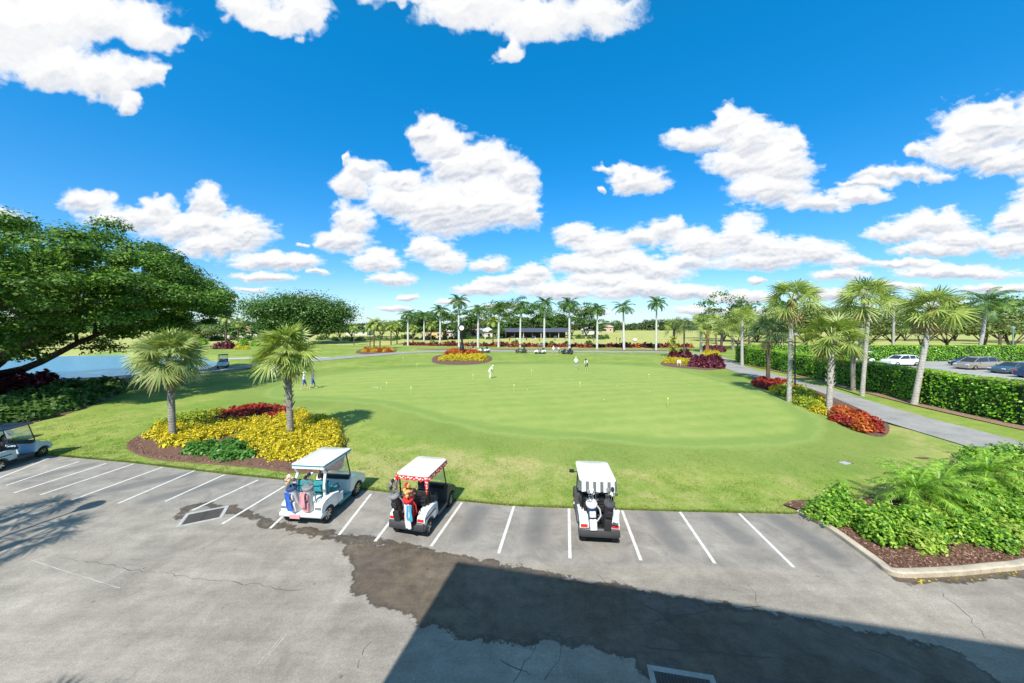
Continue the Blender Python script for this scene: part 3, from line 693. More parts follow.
def pin_frond(L, elev, az, npair=26, ll=.5, curve=1.5, vee=.5, w=.045):
    Q = []; ca, sa = math.cos(az), math.sin(az)
    def W_(r, z, s): return np.array([ca * r - sa * s, sa * r + ca * s, z])
    e = elev; p = np.array([0., 0.]); pts = [(p.copy(), e)]
    ns = 10
    for i in range(ns):
        p = p + np.array([math.cos(e), math.sin(e)]) * L / ns; e -= curve / ns * (.5 + i / ns); pts.append((p.copy(), e))
    for i in range(ns):
        ww = .03 * (1 - i / ns) + .006; a0, a1 = pts[i][0], pts[i + 1][0]
        Q.append([W_(a0[0], a0[1], -ww), W_(a0[0], a0[1], ww), W_(a1[0], a1[1], ww), W_(a1[0], a1[1], -ww)])
    for k in range(npair):
        f = .14 + .86 * (k + .5) / npair; fi = f * ns; i = min(int(fi), ns - 1); g = fi - i
        pp = pts[i][0] * (1 - g) + pts[i + 1][0] * g; ee = pts[i][1]
        l_ = ll * (math.sin(PI * min(1, f * .9 + .12)) ** .6) * rnd.uniform(.85, 1.1)
        for sg in (-1, 1):
            fw = .45; lat = sg * l_ * .8; dz = -l_ * (.35 + .35 * rnd.random()) + vee * l_ * .3
            b0 = (pp[0], pp[1]); tx, tz = pp[0] + math.cos(ee) * l_ * fw, pp[1] + math.sin(ee) * l_ * fw + dz
            mx, mz = pp[0] + math.cos(ee) * l_ * fw * .5, pp[1] + math.sin(ee) * l_ * fw * .5 + dz * .25
            c_, s_ = math.cos(ee) * w, math.sin(ee) * w
            A0 = W_(b0[0] - c_ * .5, b0[1] - s_ * .5, 0); B0 = W_(b0[0] + c_ * .5, b0[1] + s_ * .5, 0)
            A1 = W_(mx - c_, mz - s_, lat * .55); B1 = W_(mx + c_, mz + s_, lat * .55)
            T0 = W_(tx - c_ * .1, tz, lat); T1 = W_(tx + c_ * .1, tz, lat)
            Q.append([A0, B0, B1, A1]); Q.append([A1, B1, T1, T0])
    return Q
def pin_crown(n=15, L=3.2, low=-.35, high=1.3, **k):
    Q = []
    for i in range(n):
        f = (i + .5) / n; el = high - (high - low) * f + rnd.uniform(-.1, .1)
        Q += pin_frond(L * rnd.uniform(.85, 1.1), el, i * 2.39996 + rnd.uniform(-.2, .2), **k)
    return np.array(Q)
def trunk_tube(h, r0, r1, lean=(0, 0), curve=0.0, n=10, seg=10, bulge=None):
    pts = []; rad = []
    for i in range(seg + 1):
        f = i / seg; pts.append((lean[0] * f + curve * math.sin(f * PI) * .3, lean[1] * f, h * f))
        r = r0 + (r1 - r0) * f + (.10 * r0 * max(0, 1 - f * 8))
        if bulge: r *= 1 + bulge * math.exp(-((f - .35) / .25) ** 2)
        rad.append(r * rnd.uniform(.96, 1.04))
    return pts, rad
def boots(b, pts, rad, f0, f1, n, size=.16, mi=0):
    """old leaf bases criss-crossing the trunk"""
    P_ = [Vector(p) for p in pts]
    for i in range(n):
        f = f0 + (f1 - f0) * i / n; fi = f * (len(P_) - 1); k = min(int(fi), len(P_) - 2); c0 = P_[k].lerp(P_[k + 1], fi - k); r = rad[k]
        a = i * 2.39996 + rnd.uniform(-.2, .2); d = Vector((math.cos(a), math.sin(a), 0)); sd_ = Vector((-d.y, d.x, 0)); w = size * .34
        up = Vector((0, 0, 1)); L = size * rnd.uniform(.7, 1.4)
        base = c0 + d * r * .85; tip = base + d * L * .75 + up * L * 1.1
        vs = [base - sd_ * w - up * .04, base + sd_ * w - up * .04, base + sd_ * w * .8 + up * .06, base - sd_ * w * .8 + up * .06,
              tip - sd_ * w * .45, tip + sd_ * w * .45, tip + sd_ * w * .3 + up * .03, tip - sd_ * w * .3 + up * .03]
        b.add(vs, [(0, 1, 5, 4), (1, 2, 6, 5), (2, 3, 7, 6), (3, 0, 4, 7), (4, 5, 6, 7)], mi)

def fan_palm(px, py, cpx, cpy, R, label, mat='leaf_palm', bark='bark_grey', r0=.17, n=26, nseg=22, boot=(.7, 1, 26), fibre=False, group='sabal palms', name='sabal_palm', droop=.5, low=-.5, D=None, vine=False):
    g = G(px, py)
    if D: g = Vector(((px - 512) * D / F, D, 0))
    z = CH - (cpy - HZ) * g.y / F; lx = (cpx - 512) * g.y / F - g.x
    zb = lawn_z(g.x, g.y) if g.y < 80 else 0
    r = thing(name, label, 'palm tree', (g.x, g.y, zb), 0, group)
    h = z - zb - .1 * R
    pts, rad = trunk_tube(h, r0, r0 * .85, (lx, rnd.uniform(-.2, .2)))
    b = MB(); b.tube(pts, rad, 10)
    t = b.build('trunk', bark, r, True)
    if boot and boot[2]:
        b = MB(); boots(b, pts, rad, boot[0], boot[1], boot[2]); b.build('leaf_stubs', 'bark_fibre' if fibre else 'bark_boot', t)
    if fibre:
        b = MB(); b.lathe([(.18, -1.0), (.28, -.8), (.36, -.45), (.34, -.1), (.2, .15)], (pts[-1][0], pts[-1][1], pts[-1][2]), 12)
        b.build('fibre_collar', 'bark_fibre', t, True)
    Q = fan_crown(R * .50, R * .50, n, nseg, low=low + .25, high=1.5, droop=droop * .42) + np.array([pts[-1][0], pts[-1][1], pts[-1][2]])
    quads('crown', Q, mat, r)
    if g.y < 42:
        Qd = []
        for k in range(5): Qd += fan_frond(R * .45, R * .36, rnd.uniform(-1.0, -.5), rnd.uniform(0, 6.28), 14, .5)
        quads('dead_fronds', np.array(Qd) + np.array([pts[-1][0], pts[-1][1], pts[-1][2] - .05]), 'leaf_dead', r)
    if vine:
        P_ = rng.normal(size=(500, 3)) * np.array([.35, .35, 0]) + np.array([0, 0, 0]); zz = rng.uniform(0, h * .75, 500)
        P_ *= (1 - zz / h)[:, None] * 1.6 + .3; P_[:, 2] = zz
        quads('vine', leaf_quads(P_, unit(rng.normal(size=(500, 3)) + np.array([0, -.6, .6])), np.full(500, .3), np.full(500, .2)), 'leaf_yellowgreen', t)
    return r

def tree(name, label, g, H, crown, leaf, mat, nclump, nleaf, trunk_r, bark='bark_brown', group=None, flat=.55, clump_r=None, trunk_h=None, cz=None, cat='tree', limbs=7, lean=(0, 0), gap=.0, seed=None, full=False):
    """crown = (rx, ry, rz) half sizes, centre at cz"""
    r = thing(name, label, cat, (g[0], g[1], g[2] if len(g) > 2 else 0), 0, group)
    rx, ry, rz = crown; cz = cz if cz is not None else H - rz
    cc = np.array([lean[0], lean[1], cz]); cr = clump_r or rx * .26
    CL = []
    for i in range(nclump):
        d = unit(rng.normal(size=3)); rr = rng.uniform(.45, 1.0) ** .5 * (1 + .16 * math.sin(d[0] * 5 + nclump) * math.cos(d[1] * 4 + 1) + .10 * math.sin(d[0] * 11 + d[2] * 9))
        if d[2] < -.25: d[2] *= (.5 if not full else 1)
        CL.append(cc + d * rr * np.array([max(rx - cr * .6, .1), max(ry - cr * .6, .1), max(rz - cr * flat * .6, .1)]))
    Q = np.concatenate([foliage_ball(c_, cr * rng.uniform(.5, 1.3), nleaf, leaf, .6, flat) for c_ in CL])
    th = trunk_h or max(.3, cz - rz * .7)
    b = MB(); b.tube([(0, 0, -.1), (lean[0] * .1, lean[1] * .1, th * .5), (lean[0] * .3, lean[1] * .3, th)], [trunk_r * 1.25, trunk_r, trunk_r * .9], 9)
    t0 = Vector((lean[0] * .3, lean[1] * .3, th * .96))
    for i in range(limbs):
        e = Vector(CL[i * 3 % len(CL)]); mid_ = t0.lerp(e, .5) + Vector((0, 0, .08 * rx)) + Vector((rnd.uniform(-.1, .1), rnd.uniform(-.1, .1), 0)) * rx
        b.tube([t0 - Vector((0, 0, .1 * trunk_r)), t0.lerp(mid_, .5), mid_, mid_.lerp(e, .6), e], [trunk_r * .62, trunk_r * .46, trunk_r * .34, trunk_r * .2, trunk_r * .08], 7)
    b.build('trunk', bark, r, True)
    quads('crown', Q, mat, r)
    return r

# ------------------------------------------------------------------ beds
def flatten_poly(poly, zt, marg=.8):
    d = sdist(Pg, poly).reshape(Xg.shape); k = np.clip(1 + d / marg, 0, 1)
    Zg[:] = Zg * (1 - k) + zt * k
def bed(name, poly, mat='mulch', h=.10):
    poly = spline(poly, 4, True); flatten_poly(poly, .02)
    c_ = np.mean(np.array(poly), 0); rings = []
    for s, z in ((1.0, .035), (.985, .07), (.9, .07 + h * .5), (.6, .07 + h), (.2, .07 + h)):
        rings.append([(c_[0] + (p[0] - c_[0]) * s, c_[1] + (p[1] - c_[1]) * s, z) for p in poly])
    b = MB(); b.loft(rings, cap=False); n = len(poly); o = len(b.v) - n; b.f.append(tuple(range(o, o + n))); b.m.append(0)
    tag(b.build(name, mat, None, True), kind='structure'); return poly
bedL = bed('mulch_bed', pxpoly([(127, 449), (150, 459), (200, 464), (250, 468), (300, 474), (338, 471), (344, 459), (346, 442), (338, 426), (310, 414), (265, 411), (215, 417), (165, 428), (135, 438)]))
bedR = bed('mulch_bed', [tuple(G(x, y).xy) for x, y in [(752, 384), (790, 398), (830, 418), (870, 436), (888, 434), (884, 420), (850, 404), (815, 390), (780, 379), (758, 377)]])
bedC = bed('mulch_bed', pxpoly([(432, 362), (450, 365), (480, 364), (492, 360), (484, 355), (440, 355)]))
bedF = bed('mulch_bed', pxpoly([(660, 364), (690, 369), (715, 370), (724, 365), (712, 356), (680, 355)]))
bedLL = bed('mulch_bed', pxpoly([(-60, 440), (-10, 432), (30, 424), (75, 412), (125, 392), (118, 384), (70, 386), (20, 392), (-60, 402)]))
bed380 = bed('mulch_bed', pxpoly([(356, 353), (375, 355), (392, 353.5), (396, 350), (380, 348.5), (362, 349)]), h=.05)
flatten_poly([(37, 11), (116, 11), (116, 58.5), (40, 58.5)], .03, .8)
# bed at the lot corner, with its kerb
kpts = [(9.74, 11.6), (9.72, 10.9), (9.64, 9.6), (9.66, 9.1), (9.85, 8.72), (10.2, 8.58), (10.9, 8.56), (12.2, 8.74), (13.4, 8.92), (16, 9.35), (20, 10.1), (24, 11)]
kpts = [tuple(G(x, y, .0).xy) for x, y in [(797, 514), (812, 521), (833, 534), (855, 550), (874, 564), (884, 572), (896, 577), (915, 578), (960, 576), (1000, 572), (1030, 568.5)]] + [(16.5, 9.6), (22, 10.6)]
ksp = spline(kpts, 6)
ks = MB(); rings = []
for i, p in enumerate(ksp):
    a_ = Vector(ksp[max(i - 1, 0)]); c_ = Vector(ksp[min(i + 1, len(ksp) - 1)]); d = (c_ - a_).normalized(); n_ = Vector((-d.y, d.x)); p = Vector(p)
    prof = [(-.0, 0), (-.005, .11), (.02, .135), (.15, .14), (.19, .12), (.2, .0)]
    rings.append([((p + n_ * u).x, (p + n_ * u).y, z) for u, z in prof])
ks.loft(rings); tag(ks.build('kerb', 'kerb', None, True, 35), kind='structure')
cb = [(p[0], p[1]) for p in ksp]
inner = []
for i, p in enumerate(ksp):
    a_ = Vector(ksp[max(i - 1, 0)]); c_ = Vector(ksp[min(i + 1, len(ksp) - 1)]); d = (c_ - a_).normalized(); n_ = Vector((-d.y, d.x)); q = Vector(p) + n_ * .17; inner.append((q.x, q.y))
bk = inner + [(25, 13), (25, 16.8), (22.6, 16.6), (20.5, 15.9), (18.6, 14.6), (16.2, 13.3), (13.5, 12.5), (11.2, 12.3), (10.0, 12.2), (9.5, 11.95)]
flatten_poly(bk, .02, .6); sheet('mulch_bed', bk, .10, 'mulch')
lawn.data.vertices.foreach_set('co', np.stack([Xg, Yg, Zg], -1).reshape(-1).astype(np.float32)); lawn.data.update()

# ------------------------------------------------------------------ shrubs
def shrub_mesh(name, mat, r=.45, h=.6, n=420, leaf=.13, up=.6, mats2=None):
    d = unit(rng.normal(size=(n, 3))); d[:, 2] = np.abs(d[:, 2])
    lump = 1 + .22 * np.sin(d[:, 0] * 5 + rnd.uniform(0, 6)) * np.cos(d[:, 1] * 4 + rnd.uniform(0, 6)) + rng.normal(0, .07, n)
    P_ = d * (rng.uniform(.6, 1.0, n) * lump)[:, None] * np.array([r, r, h]); P_[:, 2] += .03
    Nn = unit(d + rng.normal(size=(n, 3)) * .6 + np.array([0, 0, up])); L = leaf * rng.uniform(.7, 1.35, n)
    o = quads(name, leaf_quads(P_, Nn, L, L * .6), mats2 or mat, midx=(rng.random(n) < .35).astype(int) if mats2 else None); return o
used_proto = set()
def place(proto, x, y, z, label, cat, group, s=1.0, rz=None, name=None):
    if proto.name in used_proto:
        o = proto.copy(); C.objects.link(o)
    else: o = proto; used_proto.add(proto.name)
    o.location = (x, y, z); o.rotation_euler = (0, 0, rnd.uniform(0, 6.28) if rz is None else rz); o.scale = (s * rnd.uniform(.9, 1.1), s * rnd.uniform(.9, 1.1), s * rnd.uniform(.85, 1.15))
    return tag(o, label, cat, group)
def fill(poly, step, protos, label, cat, group, s=1.0, z=.08, inset=.3, n_max=400, jit=.3):
    P2 = np.array(poly); x0, y0_ = P2.min(0); x1, y1 = P2.max(0); pts = []
    yy = y0_; row = 0
    while yy <= y1:
        xx = x0 + (row % 2) * step / 2
        while xx <= x1:
            pts.append((xx + rnd.uniform(-jit, jit) * step, yy + rnd.uniform(-jit, jit) * step)); xx += step
        yy += step * .87; row += 1
    pts = np.array(pts); ok = sdist(pts, poly) > inset; pts = pts[ok][:n_max]
    for i, (x, y) in enumerate(pts): place(protos[i % len(protos)], x, y, z, label(x, y) if callable(label) else label, cat, group, s)
    return len(pts)
yel = [shrub_mesh('yellow_shrub', 'leaf_yellow', .46, .50, 620, .095, .5) for _ in range(3)]
ygr = [shrub_mesh('yellow_green_shrub', 'leaf_yellowgreen', .48, .58, 420, .12) for _ in range(2)]
red = [shrub_mesh('red_shrub', 'leaf_red', .48, .45, 340, .17, .3) for _ in range(2)]
ora = [shrub_mesh('orange_red_shrub', 'leaf_orange', .50, .7, 300, .18, .3) for _ in range(2)]
mar = [shrub_mesh('maroon_shrub', 'leaf_maroon', .6, .9, 300, .28, .3) for _ in range(2)]
pur = [shrub_mesh('purple_shrub', 'leaf_purple', .6, .8, 340, .22, .3)]
gre = [shrub_mesh('green_shrub', 'leaf_fresh', .42, .38, 360, .14, .6) for _ in range(2)]
brt = [shrub_mesh('bright_green_shrub', 'leaf_bright', .46, .60, 1000, .095, .5) for _ in range(3)]
yb = [shrub_mesh('lime_green_shrub', 'leaf_lime', .46, .50, 900, .095, .5) for _ in range(2)]
dkg = [shrub_mesh('dark_green_shrub', 'leaf_mid', .75, .75, 420, .24, .4) for _ in range(2)]
# left island bed: yellow ring, red back row, low green front patch
PL = lambda pts: pxpoly(pts)
def lab_y(x, y):
    k = 'left of the left palm' if x < -18.6 else ('between the two palms' if x < -12.8 else 'round and right of the right palm')
    f = 18.6 + (x + 12) * .0
    return 'yellow shrub %s, %s' % (k, 'front half of the bed' if y < 18.4 else 'back half of the bed')
fill(PL([(140, 441), (160, 449), (172, 452), (205, 446), (232, 438), (240, 447), (250, 457), (268, 464), (300, 466), (338, 460), (350, 447), (345, 432), (325, 422), (300, 416), (262, 424), (225, 428), (180, 430), (150, 434)]), .66, yel, lab_y, 'shrub', 'yellow shrubs in the palm bed', 1.12, .1, .2)
fill(PL([(160, 432), (215, 423), (225, 416), (190, 420)]), .66, ygr, 'yellow green shrub at the back left rim of the two-palm flower bed', 'shrub', 'yellow green shrubs in the palm bed', 1.1, .1, .0)
fill(PL([(212, 428), (262, 424), (288, 419), (284, 411), (255, 408), (215, 417)]), .62, red, lambda x, y: 'dark red shrub behind the yellow ones, ' + ('touching the right palm' if x > -14.2 else 'middle of the red band' if x > -16.5 else 'left end of the red band'), 'shrub', 'red shrubs in the palm bed', .95, .12, .05)
fill(PL([(172, 456), (205, 461), (245, 463), (262, 462), (252, 456), (234, 446), (205, 448)]), .52, gre, 'low light green plant in front of the yellow shrubs of the two-palm bed', 'plant', 'low green plants in the palm bed', 1.1, .08, .15)
# right bed along the path
lab = 'red croton shrub at the far end of the bed by the cart path'
fill(PL([(754, 388), (780, 393), (800, 391), (786, 384), (756, 381)]), .75, red, lab, 'shrub', 'red shrubs at the far end of the path bed', 1.1, .1, .0)
fill(PL([(772, 393), (800, 408), (828, 420), (832, 412), (815, 398), (790, 388)]), .75, yel[:1] + ygr, 'yellow green shrub in the middle of the bed by the cart path', 'shrub', 'yellow green shrubs in the path bed', 1.2, .1, .15)
fill(PL([(832, 423), (862, 435), (882, 433), (872, 420), (842, 409)]), .72, [ora[0], red[0], red[1]], 'orange and red croton shrub at the near end of the bed by the cart path', 'shrub', 'orange red shrubs in the path bed', 1.02, .1, .15)
# clock bed
fill(PL([(441, 361.5), (485, 361.5), (484, 358.8), (442, 358.8)]), 1.0, yel[:2], 'yellow shrub in the front row of the round bed at the clock', 'shrub', 'yellow shrubs in the clock bed', 1.7, .1, .0)
fill(PL([(446, 358), (482, 358), (478, 355.2), (448, 355.2)]), 1.1, ora + red[:1], 'red shrub round the foot of the street clock', 'shrub', 'red shrubs in the clock bed', 1.6, .3, .0)
# bed with purple mass beyond the green
fill(PL([(662, 363.5), (690, 367), (704, 367.5), (700, 363), (668, 360.5)]), 1.0, yel[1:], 'yellow shrub in the bed at the far right rim of the green', 'shrub', 'yellow shrubs in the far bed', 1.35, .1, .0)
fill(PL([(690, 368), (720, 369), (721, 363), (700, 362)]), 1.1, pur + mar[:1], 'purple shrub at the right end of the far bed beside the path bend', 'shrub', 'purple shrubs in the far bed', 1.35, .1, .0)
fill(PL([(670, 359), (688, 359), (688, 356), (672, 356)]), 1.4, mar, 'dark maroon cordyline at the foot of the vine covered palm', 'shrub', 'maroon cordylines in the far bed', 1.3, .1, .0)
fill(PL([(704, 353), (722, 353), (722, 350.5), (706, 350.5)]), 2.0, pur, 'purple shrub behind the path bend left of the long hedge', 'shrub', 'purple shrubs behind the path bend', 1.7, .1, .0)
fill(PL([(700, 357), (716, 357), (716, 354.5), (702, 354.5)]), 1.6, yel[:1], 'yellow green shrub left of the rounded end of the long hedge', 'shrub', 'yellow shrubs behind the path bend', 1.8, .1, .0)
# small palm island
fill(PL([(358, 353), (392, 352.8), (394, 350.8), (364, 351)]), 1.2, yel[:1] + ora[:1], 'yellow and orange shrub in the small island with three slim palms', 'shrub', 'shrubs in the slim palm island', 1.3, .1, .0)
# left foreground bed beneath the tree
fill(PL([(-60, 436), (-10, 430), (30, 422), (75, 410), (124, 392), (116, 387), (72, 391), (30, 398), (-60, 415)]), .95, dkg + gre[:1], lambda x, y: 'shaded green shrub under the spreading tree, ' + ('by the navy roofed buggy' if y < 22 else 'middle of the bed' if y < 28 else 'tip toward the lake path') + (', outermost row' if x > -25 - (y - 19) * .62 else ''), 'shrub', 'green shrubs under the spreading tree', 1.25, .1, .05)
fill(PL([(-60, 414), (-20, 408), (20, 400), (55, 394), (52, 388), (10, 391), (-60, 402)]), 1.05, mar, 'dark maroon shrub at the foot of the spreading tree', 'shrub', 'maroon shrubs under the spreading tree', 1.7, .1, .0)
# front right bed
fill([(9.95, 11.9), (10.1, 10.6), (10.9, 10.2), (11.9, 10.6), (12.3, 11.6), (11.4, 12.0)], .74, brt, 'bright green glossy shrub at the lot corner end of the kerbed bed', 'shrub', 'bright green shrubs at the bed corner', 1.15, .10, .0)
fill([(10.5, 10.2), (10.35, 9.45), (10.9, 9.2), (12.5, 9.4), (15.5, 9.95), (20, 11.2), (20, 13.0), (17, 12.0), (15, 11.6), (12.7, 11.0), (11.2, 10.7)], .78, [brt[0], yb[0], brt[1], brt[2]], lambda x, y: 'bright green front row shrub of the kerbed bed, ' + ('just inside the kerb bend' if x < 12.2 else 'in front of the feathery palms' if x < 15.2 else 'right of the feathery palms'), 'shrub', 'bright green front row shrubs', 1.08, .10, .05)
fill([(15.9, 13.0), (17, 12.4), (21, 13.4), (22, 14.9), (19.6, 14.6), (17.5, 13.6)], .92, [yb[1], yb[0]], 'pale lime shrub behind the feathery palms of the kerbed bed', 'shrub', 'lime shrubs in the kerbed bed', 1.25, .10, .05)
fill([(19.8, 15.0), (21.2, 15.9), (24.5, 16.3), (24.5, 15.2), (21, 14.8)], .90, brt[1:], 'bright green shrub at the back of the kerbed bed beside the path', 'shrub', 'bright green back shrubs in the kerbed bed', 1.25, .10, .0)
# strap-leaved plant
def strap_plant(x, y, label, L=1.0, n=34, mat='leaf_lime', z=.1):
    Q = []
    for i in range(n):
        az = i * 2.39996; e = rnd.uniform(.5, 1.35); p = np.array([0., 0.]); w = .03; ca, sa = math.cos(az), math.sin(az); prev = None
        for k in range(6):
            wk = w * (1 - k / 6.5); A = [ca * p[0] + sa * wk, sa * p[0] - ca * wk, p[1]]; B = [ca * p[0] - sa * wk, sa * p[0] + ca * wk, p[1]]
            if prev: Q.append([prev[0], prev[1], B, A])
            prev = (A, B); p = p + np.array([math.cos(e), math.sin(e)]) * L / 5; e -= .33
    o = quads('strap_plant', np.array(Q), mat); o.location = (x, y, z); tag(o, label, 'plant'); return o
strap_plant(16.3, 12.1, 'pale strap leaved plant spreading among the shrubs near the right end of the kerbed bed', 1.25)
def dwarf_palm(x, y, label, h=.7, L=1.3):
    r = thing('dwarf_date_palm', label, 'palm tree', (x, y, .08), 0, 'feathery dwarf palms in the kerbed bed')
    b = MB(); pts, rad = trunk_tube(h, .09, .08); b.tube(pts, rad, 8); boots(b, pts, rad, .1, 1, 16, .08); b.build('trunk', 'bark_boot', r, True)
    Q = pin_crown(26, L, -.3, 1.35, npair=30, ll=.30, curve=1.7, w=.014) + np.array([0, 0, h]); quads('crown', Q, 'leaf_bright', r)
dwarf_palm(13.5, 11.4, 'feathery dwarf palm with a short shaggy trunk nearest the lawn in the kerbed bed', .75, 1.5)
dwarf_palm(14.7, 11.7, 'feathery dwarf palm arching over the front shrubs of the kerbed bed', .7, 1.45)
dwarf_palm(17.6, 12.6, 'feathery dwarf palm beside the lime shrubs of the kerbed bed', .8, 1.5)
# grass fringe along the lot edge and kerb
Q = []
ex = rng.uniform(-40, 9.6, 26000); ey = np.interp(ex, y0x, y0y) + np.abs(rng.normal(0, .05, 26000)) - .02
ez = np.full(26000, .0); hh = rng.uniform(.03, .075, 26000); aa = rng.uniform(0, PI, 26000); w = .012
dx, dy = np.cos(aa) * w, np.sin(aa) * w; lx, ly = rng.normal(0, .02, 26000), rng.normal(-.012, .02, 26000)
Q = np.stack([np.stack([ex - dx, ey - dy, ez], 1), np.stack([ex + dx, ey + dy, ez], 1), np.stack([ex + lx + dx * .3, ey + ly + dy * .3, ez + hh], 1), np.stack([ex + lx - dx * .3, ey + ly - dy * .3, ez + hh], 1)], 1)
tag(quads('grass', Q, 'leaf_grass'), kind='stuff')
# short turf blades over the nearest lawn
nb = 170000
bx = rng.uniform(-30, 18, nb); bt = rng.random(nb) ** 1.5 * 8; by = np.interp(bx, y0x, y0y) + bt
ok = (sdist(np.stack([bx, by], 1), bedL) < 0) & (sdist(np.stack([bx, by], 1), bk) < 0) & (sdist(np.stack([bx, by], 1), bedLL) < 0) & (bx < 9.7 + 20 * (by > 12)) & (sdist(np.stack([bx, by], 1), green) < -1.2)
bx, by = bx[ok], by[ok]
clump = fbm(bx * 2.2, by * 2.2, 91, 3); bt_ = by - np.interp(bx, y0x, y0y); keep = rng.random(len(bx)) < np.clip((clump - .3) * 3, .15, 1) * np.clip(1.15 - bt_ / 7.5, 0, 1); bx, by, clump = bx[keep], by[keep], clump[keep]
bz = np.array([lawn_z(x, y) for x, y in zip(bx, by)]); nb = len(bx); aa = rng.uniform(0, PI, nb); w = .013; hh = rng.uniform(.012, .032, nb) * (.6 + clump)
dx, dy = np.cos(aa) * w, np.sin(aa) * w; lx, ly = rng.normal(0, .018, nb), rng.normal(0, .018, nb)
Q = np.stack([np.stack([bx - dx, by - dy, bz], 1), np.stack([bx + dx, by + dy, bz], 1), np.stack([bx + lx + dx * .3, by + ly + dy * .3, bz + hh], 1), np.stack([bx + lx - dx * .3, by + ly - dy * .3, bz + hh], 1)], 1)
tag(quads('grass', Q, 'leaf_grass'), kind='stuff')
# loose bark chips over the mulch
leafmat('bark_chip', [(.05, .02, .012), (.14, .065, .04), (.26, .15, .10), (.36, .25, .19)], .02, .9, 2)
def chips(poly, n, z0, sz=.05):
    P2 = np.array(poly); p = rng.uniform(P2.min(0), P2.max(0), (n, 2)); d_ = sdist(p, poly); p = p[d_ > .06]; d_ = d_[d_ > .06]
    z = z0 + np.minimum(d_ * .25, .05) if z0 < .1 else np.full(len(p), z0); P3 = np.concatenate([p, z[:, None] + .012], 1)
    L_ = sz * rng.uniform(.6, 1.6, len(P3)); tag(quads('mulch_chips', leaf_quads(P3, unit(rng.normal(size=P3.shape) * .45 + np.array([0, 0, 1])), L_, L_ * .45), 'bark_chip'), kind='stuff')
chips([p for p in bk if p[0] < 18], 26000, .10, .055); chips(bedL, 42000, .06, .055); chips(bedR, 14000, .06, .06)
# a few fallen leaves at the kerb
P_ = np.array([[G(rnd.uniform(905, 1020), rnd.uniform(572, 584)).x, G(960, rnd.uniform(577, 583)).y - .0, .012] for _ in range(60)])
P_ = np.array([tuple(G(x, 577 - (x - 915) * .085 + rnd.uniform(1.5, 9)).xy) + (.012,) for x in rng.uniform(905, 1020, 60)])
tag(quads('leaves', leaf_quads(P_, unit(rng.normal(size=(60, 3)) * .25 + np.array([0, 0, 1])), np.full(60, .06), np.full(60, .035)), 'leaf_yellow'), kind='stuff')

# ------------------------------------------------------------------ hedges
def hedge(name, label, pts, w, h, leaf, dens, z0=0.0, group=None):
    r = thing(name, label, 'hedge', (0, 0, 0), 0, group); P_ = []; Nn = []
    pts = [np.array(p, float) for p in pts]
    b = MB(); cr = []
    for i, p in enumerate(pts):
        d = unit(pts[min(i + 1, len(pts) - 1)] - pts[max(i - 1, 0)]); n_ = np.array([-d[1], d[0]]); a_ = p + n_ * (w / 2 - .12); c_ = p - n_ * (w / 2 - .12)
        cr.append([(a_[0], a_[1], z0), (a_[0], a_[1], h - .15), (c_[0], c_[1], h - .15), (c_[0], c_[1], z0)])
    b.loft(cr); b.build('inner_growth', 'hedge_core', r)
    side = [[], []]; top = [[], []]
    for a_, c_ in zip(pts[:-1], pts[1:]):
        L = np.linalg.norm(c_ - a_); d = (c_ - a_) / L; n_ = np.array([-d[1], d[0]])
        for sg in (-1, 1):
            m_ = int(L * (h - z0) * dens); s_ = rng.random(m_); z = z0 + rng.random(m_) ** .9 * (h - z0)
            off = w / 2 + rng.normal(0, .05, m_) + .07 * np.sin(s_ * L * 1.3) + .05 * np.sin(z * 3 + s_ * L * 2.1) - np.clip((z - h + .25) / .25, 0, 1) ** 2 * .18
            side[0].append(np.concatenate([a_ + np.outer(s_ * L, d) + np.outer(off * sg, n_), z[:, None]], 1)); side[1].append(np.tile([*(n_ * sg), .35], (m_, 1)))
        m_ = int(L * w * dens * 1.1); s_ = rng.random(m_); q = rng.uniform(-1, 1, m_) * w / 2 * .97
        z = h + rng.normal(0, .035, m_) + .04 * np.sin(s_ * L * 1.1)
        top[0].append(np.concatenate([a_ + np.outer(s_ * L, d) + np.outer(q, n_), z[:, None]], 1)); top[1].append(np.tile([0, 0, 1.2], (m_, 1)))
    # rounded ends
    for p, q in ((pts[0], pts[1]), (pts[-1], pts[-2])):
        d = unit(p - q); m_ = int(w * PI / 2 * (h - z0) * dens); a_ = rng.uniform(-1.6, 1.6, m_); b0 = math.atan2(d[1], d[0]) + a_
        nn = np.stack([np.cos(b0), np.sin(b0), np.full(m_, .3)], 1); z = z0 + rng.random(m_) * (h - z0)
        side[0].append(np.stack([p[0] + nn[:, 0] * w / 2 * .95, p[1] + nn[:, 1] * w / 2 * .95, z], 1)); side[1].append(nn)
        m2 = int(m_ * .4); a2 = rng.uniform(-1.6, 1.6, m2) + math.atan2(d[1], d[0]); rr = rng.random(m2) ** .5 * w / 2
        top[0].append(np.stack([p[0] + np.cos(a2) * rr, p[1] + np.sin(a2) * rr, np.full(m2, h - .02)], 1)); top[1].append(np.tile([0, 0, 1.2], (m2, 1)))
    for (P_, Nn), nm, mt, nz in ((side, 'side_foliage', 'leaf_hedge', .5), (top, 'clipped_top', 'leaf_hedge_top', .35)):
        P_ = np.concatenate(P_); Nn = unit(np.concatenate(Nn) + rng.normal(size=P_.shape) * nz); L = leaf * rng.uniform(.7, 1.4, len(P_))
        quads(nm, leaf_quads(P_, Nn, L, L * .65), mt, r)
    return r
plain('hedge_core', (.02, .045, .01), .95)
hedge('clipped_hedge', 'long tall clipped hedge running beside the cart path in front of the parked cars', [(32.5, 13), (32.4, 21), (33.0, 26), (34.4, 32), (35.6, 38), (36.8, 47), (37.6, 55.5)], 2.2, 2.65, .17, 95)
